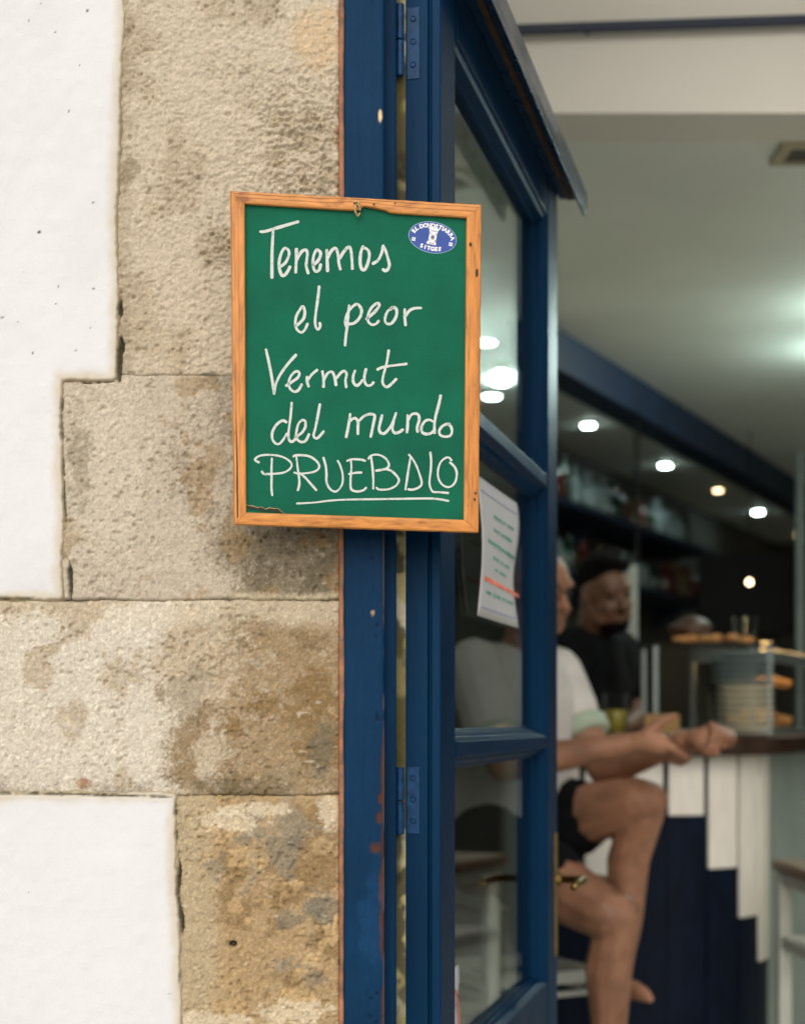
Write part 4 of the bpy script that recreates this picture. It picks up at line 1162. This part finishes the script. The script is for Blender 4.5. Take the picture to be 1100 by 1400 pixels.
# ------------------------------------------------------------------ people
def blob(name, parts, voxel, mt, parent, smooth_it=6):
    bm = bmesh.new()
    for pt in parts:
        if pt[0] == 'c':
            _, p0, r0, p1, r1 = pt
            b2 = bmesh.new()
            bmesh.ops.create_icosphere(b2, subdivisions=2, radius=r0, matrix=Matrix.Translation(p0))
            bmesh.ops.create_icosphere(b2, subdivisions=2, radius=r1, matrix=Matrix.Translation(p1))
            r_ = bmesh.ops.convex_hull(b2, input=b2.verts)
            bmesh.ops.delete(b2, geom=[g for g in r_['geom_interior'] if isinstance(g, bmesh.types.BMVert)], context='VERTS')
            tmp = bpy.data.meshes.new('t'); b2.to_mesh(tmp); b2.free(); bm.from_mesh(tmp); bpy.data.meshes.remove(tmp)
        else:
            _, c, mx = pt
            b2 = bmesh.new(); bmesh.ops.create_icosphere(b2, subdivisions=3, radius=1, matrix=Matrix.Translation(c) @ mx.to_4x4())
            tmp = bpy.data.meshes.new('t'); b2.to_mesh(tmp); b2.free(); bm.from_mesh(tmp); bpy.data.meshes.remove(tmp)
    bmesh.ops.recalc_face_normals(bm, faces=bm.faces)
    me = bpy.data.meshes.new(name); bm.to_mesh(me); bm.free()
    o = bpy.data.objects.new('tmp', me); COL.objects.link(o)
    m = o.modifiers.new('r', 'REMESH'); m.mode = 'VOXEL'; m.voxel_size = voxel
    s = o.modifiers.new('s', 'SMOOTH'); s.iterations = smooth_it; s.factor = .5
    dg = bpy.context.evaluated_depsgraph_get()
    out = bpy.data.meshes.new_from_object(o.evaluated_get(dg))
    bpy.data.objects.remove(o); bpy.data.meshes.remove(me)
    out.name = name
    return link_mesh(name, out, mt, parent, True)


def limb(pts):      # [(point, radius), ...]
    return [('c', a[0], a[1], c[0], c[1]) for a, c in zip(pts, pts[1:])]


def axes(f, tilt=0):
    f = Vector(f).normalized(); r = f.cross(Vector((0, 0, 1))).normalized(); u = r.cross(f).normalized()
    if tilt:
        q = Matrix.Rotation(tilt, 3, f); r = q @ r; u = q @ u
    return f, r, u


def ell(c, f, r, u, a, b_, d):      # half sizes along face, side, up
    m = Matrix((f * a, r * b_, u * d)).transposed(); return ('e', Vector(c), m)


def head(C, f, tilt=0, s=1.0):
    f, r, u = axes(f, tilt)
    at = lambda a, b_, c: C + (f * a + r * b_ + u * c) * s
    E_ = lambda c, a, b_, d: ell(at(*c), f, r, u, a * s, b_ * s, d * s)
    ps = [E_((-.008, 0, .025), .098, .077, .092), E_((.03, 0, -.035), .062, .062, .078), E_((.058, 0, -.088), .026, .028, .024),
          E_((.078, 0, .03), .016, .05, .02)]
    for sd_ in (-1, 1):
        ps += [E_((.062, .034 * sd_, -.03), .024, .022, .02), E_((-.008, .079 * sd_, -.008), .02, .009, .032), E_((.02, .05 * sd_, -.07), .04, .018, .03)]
    ps += [('c', at(.086, 0, .012), .009 * s, at(.108, 0, -.028), .0125 * s), ('c', at(.094, -.012, -.030), .008 * s, at(.094, .012, -.030), .008 * s)]
    ps += [('c', at(.083, -.018, -.056), .007 * s, at(.083, .018, -.056), .007 * s), ('c', at(.080, -.015, -.067), .008 * s, at(.080, .015, -.067), .008 * s)]
    return ps, at, E_


def eyes(at, s, parent):
    for sd_ in (-1, 1):
        b2 = MB(); c = at(.080, .031 * sd_, .006)
        b2.lathe([(.001, -.009), (.008, -.006), (.011, 0), (.008, .006), (.001, .009)], c, 12)
        b2.build('eye', M['eye'], parent, smooth=True)


# --- the seated man
man = thing('person', 'seated person in white T-shirt and black shorts clasping one wrist', 'person', tuple(P(690, 1215, 4.28)), 'people in the bar')
HC = P(734, 812, 4.3)
hps, hat, hE = head(HC, (.62, -.78, -.10), R(-4))
neck = P(718, 893, 4.34)
shR, shL = P(648, 912, 4.22), P(758, 922, 4.44)
elR, elL = P(688, 1047, 4.02), P(826, 1054, 4.30)
wrR, wrL = P(866, 1016, 3.95), P(934, 1014, 4.06)
hipR, hipL = P(668, 1165, 4.20), P(708, 1135, 4.40)
knR, knL = P(846, 1252, 3.94), P(884, 1096, 4.16)
anR, anL = P(826, 1478, 3.98), P(843, 1336, 4.28)
body = list(hps)
body += limb([(HC + Vector((-.02, .02, -.06)), .058), (neck, .062)])
body += limb([(neck, .07), (P(712, 950, 4.34), .12), (P(700, 1050, 4.34), .13), (P(690, 1130, 4.32), .14)])
body += limb([(shR, .062), (shL, .062)]) + limb([(hipR, .1), (hipL, .1)])
body += limb([(shR, .058), (shR.lerp(elR, .5), .05), (elR, .040), (elR.lerp(wrR, .3), .042), (wrR, .026)])
body += limb([(shL, .058), (shL.lerp(elL, .5), .05), (elL, .042), (elL.lerp(wrL, .3), .041), (wrL, .026)])
body += limb([(hipR, .098), (hipR.lerp(knR, .5), .084), (knR + Vector((-.03, 0, .0)), .062), (knR, .056), (knR.lerp(anR, .33) + Vector((-.012, .012, 0)), .058), (knR.lerp(anR, .7), .042), (anR, .034)])
body += limb([(hipL, .098), (hipL.lerp(knL, .5), .084), (knL + Vector((-.03, 0, .0)), .062), (knL, .055), (knL.lerp(anL, .33) + Vector((-.02, .012, 0)), .055), (knL.lerp(anL, .7), .042), (anL, .034)])
for an, toe in ((anR, P(862, 1515, 3.86)), (anL, P(888, 1366, 4.16))):
    body += limb([(an + Vector((-.02, .02, -.035)), .028), (an.lerp(toe, .5) + Vector((0, 0, -.006)), .026), (an.lerp(toe, .8), .020), (toe, .011)])
# right hand: an open grip round the other wrist
hc = P(888, 1014, 3.94)
body += limb([(wrR, .026), (hc, .030), (P(902, 1018, 3.94), .026)])
body += limb([(P(884, 1004, 3.93), .016), (P(899, 990, 3.93), .013), (P(909, 984, 3.95), .011), (P(921, 979, 3.97), .009)])
for i, (dy, dd, ln) in enumerate(((0, .0, 1.0), (9, .022, 1.05), (17, .044, 1.0), (24, .064, .85))):
    k0 = P(904 - i, 1014 + dy * .7, 3.93 + dd)
    body += limb([(k0, .0115), (P(904 + 15 * ln, 1024 + dy * .6, 3.925 + dd), .0105), (P(904 + 30 * ln, 1034 + dy * .4, 3.95 + dd), .0095), (P(904 + 36 * ln, 1036 + dy * .2, 3.985 + dd), .008)])
# left hand: a loose fist, palm up
pc = P(962, 1010, 4.03)
body += limb([(wrL, .026), (P(950, 1012, 4.05), .030)])
body += [ell(pc, Vector((1, 0, .15)).normalized(), Vector((0, 1, 0)), Vector((-.15, 0, 1)).normalized(), .045, .040, .028)]
for i in range(4):
    x = 972 + i * 9.5; ln = (1.0, 1.08, 1.0, .82)[i]
    body += limb([(P(x - 6, 996 + i * 2.2, 4.03), .0095), (P(x + 1, 990 + i * 4, 3.99), .0078), (P(x + 3, 1003 + i * 2.5, 3.96 - .006 * i), .0074), (P(x - 2, 1003 + 17 * ln + i, 3.965), .0068)])
body += limb([(P(956, 1022, 4.0), .015), (P(966, 1029, 3.965), .0115), (P(980, 1029, 3.95), .0095)])
bo = blob('body', body, .0042, M['skin'], man, 3)
eyes(hat, 1, bo)
blob('hair', [hE((-.03, 0, .045), .085, .081, .080), hE((-.045, 0, 0), .07, .083, .07)], .006, M['hairgrey'], man, 4)
gl = MB()
for sd_ in (-1, 1):
    c = hat(.099, .033 * sd_, .006); f_, r_, u_ = axes((.62, -.78, -.10), R(-4))
    gl.tube([c + (r_ * math.cos(a * math.pi / 8) * .024 + u_ * math.sin(a * math.pi / 8) * .018) for a in range(17)], .0022, 6, False)
    gl.tube([hat(.097, .057 * sd_, .01), hat(0, .084 * sd_, .012)], .002, 6)
gl.tube([hat(.101, -.009, .01), hat(.101, .009, .01)], .002, 6)
gl.build('glasses', M['black'], man)
shirt = limb([(neck + Vector((0, .0, -.035)), .085), (P(712, 955, 4.34), .138), (P(700, 1050, 4.34), .152), (P(692, 1125, 4.32), .158)]) + limb([(shR + Vector((0, 0, -.01)), .078), (shL + Vector((0, 0, -.01)), .078)])
slR, slL = shR.lerp(elR, .62), shL.lerp(elL, .40)
shirt += limb([(shR, .076), (slR, .074)]) + limb([(shL, .076), (slL, .066)])
sh = blob('t_shirt', shirt, .006, M['shirt'], man, 5)
for nm, s_, e_, r_ in (('sleeve_band', slL, elL, .072), ('sleeve_band', slR, elR, .083)):
    d_ = (e_ - s_).normalized()
    MB().tube([s_ + d_ * .035, s_ + d_ * .045, s_ + d_ * .075, s_ + d_ * .08], [r_ - .012, r_ - .002, r_ - .004, r_ - .012], 24).build(nm, M['band'], man, smooth=True)
so = limb([(hipR, .116), (hipR.lerp(knR, .46), .102)]) + limb([(hipL, .116), (hipL.lerp(knL, .44), .104)]) + limb([(hipR, .125), (hipL, .125)]) + limb([(P(690, 1130, 4.32), .15), (P(688, 1155, 4.30), .15)])
blob('shorts', so, .006, M['shorts'], man, 3)

# --- the bearded man behind the counter
bar_man = thing('person', 'bearded dark-haired person in black leaning behind the bar counter', 'person', tuple(P(812, 1500, 5.75).xy) + (0,), 'people in the bar')
HC2 = P(829, 812, 5.38); F2 = (.40, -.88, -.22)
hps2, hat2, hE2 = head(HC2, F2, R(10))
nk2 = P(812, 868, 5.46); s2R, s2L = P(780, 888, 5.40), P(844, 890, 5.62)
b2 = list(hps2) + limb([(HC2 + Vector((-.03, .02, -.05)), .056), (nk2, .062), (P(812, 960, 5.55), .12), (P(806, 1060, 5.66), .13), (P(806, 1160, 5.72), .14)]) + limb([(s2R, .062), (s2L, .062)])
eR2, eL2 = P(770, 985, 5.30), P(868, 985, 5.52)
b2 += limb([(s2R, .056), (eR2, .04), (P(800, 1000, 5.12), .03), (P(816, 999, 5.06), .028)])
b2 += limb([(s2L, .056), (eL2, .04), (P(852, 996, 5.3), .03), (P(842, 996, 5.24), .028)])
for k in range(4):
    q = P(816 + k * 4, 998, 5.05 - k * .006); b2 += limb([(q, .010), (q + Vector((.03, -.02, -.004)), .009), (q + Vector((.05, -.025, -.012)), .008)])
for k in range(4):
    q = P(842 - k * 4, 996, 5.23 - k * .006); b2 += limb([(q, .010), (q + Vector((-.03, -.02, -.004)), .009), (q + Vector((-.05, -.025, -.012)), .008)])
for sx in (-.09, .09):
    hp_ = P(806, 1180, 5.74) + Vector((sx, 0, 0)); b2 += limb([(hp_, .095), (Vector((hp_.x, hp_.y, .5)), .06), (Vector((hp_.x, hp_.y + .03, .25)), .055), (Vector((hp_.x, hp_.y + .04, .08)), .038), (Vector((hp_.x + .03, hp_.y - .12, .04)), .035)])
bo2 = blob('body', b2, .006, M['skin2'], bar_man, 4)
eyes(hat2, 1, bo2)
blob('hair', [hE2((-.024, 0, .062), .094, .081, .072), hE2((-.05, 0, .012), .066, .083, .066), hE2((.035, .02, .118), .045, .045, .022), hE2((-.02, -.03, .125), .045, .04, .02), hE2((.055, -.025, .098), .025, .035, .02)], .007, M['hairblack'], bar_man, 3)
blob('beard', [hE2((.033, 0, -.092), .058, .054, .033), hE2((.006, .056, -.055), .026, .011, .045), hE2((.006, -.056, -.055), .026, .011, .045), hE2((.088, 0, -.046), .010, .026, .006)], .006, M['hairblack'], bar_man, 3)
s_ = limb([(nk2 + Vector((0, 0, -.02)), .082), (P(812, 962, 5.55), .135), (P(806, 1060, 5.66), .15), (P(806, 1160, 5.72), .155)]) + limb([(s2R, .076), (s2L, .076)]) + limb([(s2R, .074), (s2R.lerp(eR2, .45), .064)]) + limb([(s2L, .074), (s2L.lerp(eL2, .6), .064)])
blob('shirt', s_, .007, M['shorts'], bar_man, 4)
tr_ = []
for sx in (-.09, .09):
    hp_ = P(806, 1180, 5.74) + Vector((sx, 0, 0)); tr_ += limb([(hp_, .115), (Vector((hp_.x, hp_.y, .5)), .085), (Vector((hp_.x, hp_.y + .04, .12)), .065)])
blob('trousers', tr_, .01, M['shorts'], bar_man, 2)

# ------------------------------------------------------------------ on and behind the counter
ch, ct = HV, HU


def case(name, label, o, wdt, dep, hgt, food):
    "glass display case; o = front left corner on the counter, runs along ax"
    ax, ay = (Vector((1, 0, 0)), Vector((0, 1, 0))) if food == 'plates' else (HU, -HV)
    T = lambda x, y, z: o + ax * x + ay * y + Vector((0, 0, z))
    t = thing(name, label, 'display case', tuple(o), 'display cases on the bar')
    MB().box(0, wdt, 0, dep, .001, .02, T).build('base', M['steel'], t, bevel=.002)
    for x in (0, wdt - .014):
        for y in (0, dep - .014):
            MB().box(x, x + .014, y, y + .014, .0205, hgt - .012, T).build('post', M['steel'], t)
    MB().box(-.01, wdt + .01, -.01, dep + .01, hgt - .0115, hgt, T).build('top_glass', M['clear'], t, bevel=.002)
    MB().box(.0145, wdt - .0145, .004, .008, .0205, hgt - .012, T).build('front_glass', M['clear'], t)
    return T, t


o1 = P(893, 1005, 5.075); o1.z = CT + .0015
T1, _ = case('display_case', 'glass display case with ham and snacks on its top', o1, .36, .26, .285, 'plates')


ORD = ['first', 'second', 'third', 'fourth', 'fifth', 'sixth', 'seventh', 'eighth', 'ninth', 'tenth', 'eleventh', 'twelfth', 'thirteenth', 'fourteenth', 'fifteenth', 'sixteenth', 'seventeenth', 'eighteenth', 'nineteenth', 'twentieth', 'twenty-first', 'twenty-second', 'twenty-third', 'twenty-fourth', 'twenty-fifth']


def plates(T, x, y, n, r, mt, z, label):
    for k in range(n):
        c = T(x, y, z + k * .0195)
        b_ = MB(); b_.lathe([(r * .55, 0), (r * .62, .001), (r * .97, .011), (r, .0135), (r * .96, .0140), (r * .6, .0045), (r * .2, .004)], c, 28)
        tag(b_.build('plate', mt, smooth=False), f'{ORD[k]} {label}', 'plate', 'stacked plates')


pq = P(1018, 1003, 4.965); pq.z = CT + .001
TP = lambda x, y, z: pq + Vector((x, y, z))
plates(TP, 0, 0, 8, .086, M['plate'], 0, 'cream plate from the bottom of the stack on the bar')
plates(TP, -.008, 0, 5, .094, M['plate_b'], 8 * .0195, 'grey-blue plate counted upwards on the stack on the bar')
o2 = cpath(SE + .28, -.03)[0]; o2.z = CT + .0015
T2, c2 = case('display_case', 'warmly lit display case of food at the right edge', o2, .8, .26, .285, 'food')
MB().box(.05, .75, .03, .045, .262, .272, T2).build('strip_lamp', M['display'], c2)
MB().box(.0145, .7855, -.004, .003, .235, .2725, T2).build('fascia', M['steel'], c2)
MB().box(-.006, .0, .004, .25, .235, .2725, T2).build('fascia', M['steel'], c2)
MB().box(.02, .78, .02, .24, .15, .156, T2).build('shelf', M['clear'], c2)


def lump(name, c, r, mt, label, cat, group, sq=(1, .8, .6), seed=0):
    bm = bmesh.new(); bmesh.ops.create_icosphere(bm, subdivisions=3, radius=1)
    rnd = random.Random(seed); ph = [rnd.random() * 6 for _ in range(6)]
    for v in bm.verts:
        k = 1 + .14 * math.sin(v.co.x * 3 + ph[0]) + .12 * math.sin(v.co.y * 4 + ph[1]) + .1 * math.sin(v.co.z * 5 + v.co.x * 3 + ph[2])
        v.co = Vector((v.co.x * sq[0], v.co.y * sq[1], v.co.z * sq[2])) * r * k
    zmin = min(v.co.z for v in bm.verts)
    for v in bm.verts: v.co += Vector(c) - Vector((0, 0, zmin))
    me = bpy.data.meshes.new(name); bm.to_mesh(me); bm.free()
    return tag(link_mesh(name, me, mt, None, True), label, cat, group)


for k in range(7):
    lump('bread_roll', T2(.08 + k * .1, .12, .022), .045, M['bread'], f'{ORD[k]} toasted roll from the near end of the lit display case', 'bread', 'rolls in the lit case', seed=k)
for k in range(6):
    lump('snack', T2(.1 + k * .11, .1, .158), .035, M['bread'], f'{ORD[k]} snack from the near end on the lit case shelf', 'snack', 'snacks on the case shelf', seed=30 + k)
# food and glasses standing on the case top
for k, x in enumerate((.09, .125, .16, .20, .25, .30)):
    lump('tapas', T1(x, .06 + .02 * (k % 2), .2855), .022, M['bread'], f'{ORD[k]} toasted snack from the left on top of the plate case', 'snack', 'snacks on the case top', (1.2, 1, .55), k)
lump('cured_ham', T1(.145, .19, .2855), .06, M['ham'], 'brown cured ham standing on the display case', 'ham', None, (1.2, .8, .62), 4)


def glass_cup(c, r, h, label, fill=None):
    t = thing('drinking_glass', label, 'glass', tuple(c), 'glasses on the bar')
    MB().lathe([(r * .8, 0), (r * .85, .004), (r, h), (r * .93, h), (r * .78, .008), (r * .2, .007)], c, 20).build('vessel', M['clear'], t, smooth=True)
    if fill: MB().lathe([(r * .74, .009), (r * .82, h * .45), (r * .86, h * .62)], c, 18).build('drink', M[fill], t, smooth=True)


for (x, y, d), r, h, lb, fl in (((981, 1005, 4.82), .028, .12, 'tall clear glass on the bar before the plates', None), ((962, 1004, 4.84), .026, .07, 'short clear glass beside the tall one', None), ((841, 1004, 4.98), .040, .13, 'beer glass half full below the bearded man', 'beer')):
    q = P(x, y, d); q.z = CT + .001; glass_cup(q, r, h, lb, fl)
for k, x in enumerate((.335, .30)):
    q = T1(x, .2, .2865); glass_cup(q, .022, .09, ('stemless glass at the right end of the case top', 'stemless glass near the middle of the case top')[k])
# brown box and white saucers
q = P(905, 1003, 4.95); q.z = CT + .0012
cb = thing('card_box', 'small brown cardboard box standing on the bar', 'box', tuple(q))
MB().box(-.052, .052, 0, .05, 0, .065, lambda x, y, z: q + Vector((x, y, z))).build('carton', M['card'], cb, bevel=.002)
MB().box(-.05, .05, .0, .048, .0655, .068, lambda x, y, z: q + Vector((x, y, z))).build('lid', M['card'], cb, bevel=.001)
for (x, d), lb in (((858, 4.86), 'white saucer on the bar behind the forearm'), ((915, 4.86), 'white saucer at the bar edge before the box')):
    q = P(x, 1003, d); q.z = CT + .001
    tag(MB().lathe([(.03, 0), (.036, .001), (.06, .009), (.062, .011), (.034, .004), (.01, .0035)], q, 24).build('saucer', M['plate']), lb, 'saucer')

# tall grey cabinet with a dark groove, and a dark pole
q0 = P(835, 985, 5.95); q1 = P(871, 985, 5.95)
cab = thing('tall_cabinet', 'narrow grey metal cabinet with a dark groove behind the bar', 'cabinet', ((q0.x + q1.x) / 2, 6.0, 0))
zt = PZ(772, 5.95)
MB().box(q0.x, q0.x + .040, 5.95, 6.25, 0, zt).build('door_panel', M['palegreen'], cab, bevel=.003)
MB().box(q0.x + .057, q1.x + .002, 5.95, 6.25, 0, zt).build('door_panel', M['palegreen'], cab, bevel=.003)
MB().box(q0.x + .0405, q0.x + .0565, 5.975, 6.24, 0, zt - .002).build('groove', M['navy'], cab)
pp = P(870, 700, 7.2)
tag(MB().tube([(pp.x, 7.2, .002), (pp.x, 7.2, 1.2), (pp.x, 7.2, CZ + CE - .002)], .010, 10).build('dark_pole', M['black']), 'thin dark pole from floor to ceiling behind the cabinet', 'pole')

# shelves with bottles on the left wall
wx = lambda s, o, z: WL0 + HU * s + HV * o + Vector((0, 0, z))
sh1, sh2 = 2.19, 1.86
for z, lb in ((sh1, 'upper dark wall shelf loaded with bottles'), (sh2, 'lower dark wall shelf loaded with bottles')):
    so_ = thing('wall_shelf', lb, 'shelf', tuple(wx(7.3, .17, z - .03)), 'bottle shelves')
    MB().hexa([wx(5.6, .001, z - .03), wx(5.6, .34, z - .03), wx(9.2, .34, z - .03), wx(9.2, .001, z - .03)] + [wx(5.6, .001, z), wx(5.6, .34, z), wx(9.2, .34, z), wx(9.2, .001, z)]).build('shelf_board', M['navy'], so_)
    for s in (5.7, 7.3, 9.0):
        MB().hexa([wx(s, .001, z - .15), wx(s, .03, z - .15), wx(s + .02, .03, z - .15), wx(s + .02, .001, z - .15)] + [wx(s, .001, z - .031), wx(s, .2, z - .031), wx(s + .02, .2, z - .031), wx(s + .02, .001, z - .031)]).build('bracket', M['navy'], so_)
rnd = random.Random(9)
mats = ['bottle_w', 'bottle_r', 'bottle_g', 'bottle_w', 'bottle_y', 'bottle_w', 'bottle_g', 'bottle_r']
words = {'bottle_w': 'pale white', 'bottle_r': 'dark red', 'bottle_g': 'dark green', 'bottle_y': 'amber'}
for z, nm in ((sh1, 'upper'), (sh2, 'lower')):
    s = 5.75; k = 0
    while s < 9.0:
        wide = rnd.random() < .45; r = .085 if wide else .04; h = rnd.uniform(.16, .24) if z == sh2 else rnd.uniform(.2, .28)
        mt = mats[(k * 3 + (z == sh2)) % 8]; c = wx(s, .2, z + .001)
        b_ = MB(); b_.lathe([(r * .92, 0), (r, .006), (r, h * .58), (r * .8, h * .68), (r * .34, h * .78), (r * .32, h * .98), (r * .4, h)], c, 16)
        kind = 'jug' if wide else 'bottle'
        tag(b_.build(kind, M[mt], smooth=True), f'{words[mt]} {kind}, {ORD[k]} from the near end of the {nm} wall shelf', kind, f'bottles on the {nm} shelf')
        s += r * 2 + rnd.uniform(.02, .14); k += 1

# dark television, its pale edge post and a small warm bulb
tv = thing('wall_screen', 'large black screen on the back wall above the bar food', 'screen', tuple(P(1025, 870, 9.2)))
a, c = P(955, 868, 9.2), P(1088, 757, 9.2)
MB().box(a.x, c.x, 9.2, 9.25, a.z, c.z).build('panel', M['black'], tv, bevel=.004)
MB().box(a.x + .05, c.x - .05, 9.251, 9.32, a.z + .1, c.z - .1).build('mount', M['black'], tv)
MB().box((a.x + c.x) / 2 - .03, (a.x + c.x) / 2 + .03, 9.33, 9.39, .002, c.z - .05).build('stand_post', M['black'], tv)
px_ = P(1093, 800, 9.0)
tag(MB().tube([(px_.x, 9.0, .002), (px_.x, 9.0, 1.4), (px_.x, 9.0, CZ + CE - .002)], .022, 12).build('grey_post', M['palegreen']), 'slim grey post beside the black screen', 'post')
lp = P(1024, 796, 8.4)
pl = thing('pendant_lamp', 'small warm hanging bulb before the black screen', 'lamp', (lp.x, lp.y, CZ + CE))
MB().tube([(lp.x, lp.y, CZ + CE - .002), (lp.x, lp.y, lp.z + .3), (lp.x, lp.y, lp.z + .0128)], .003, 6).build('cord', M['black'], pl)
MB().lathe([(.002, -.0125), (.009, -.009), (.0125, 0), (.009, .009), (.003, .0125)], lp, 16).build('bulb', M['warm'], pl, smooth=True)
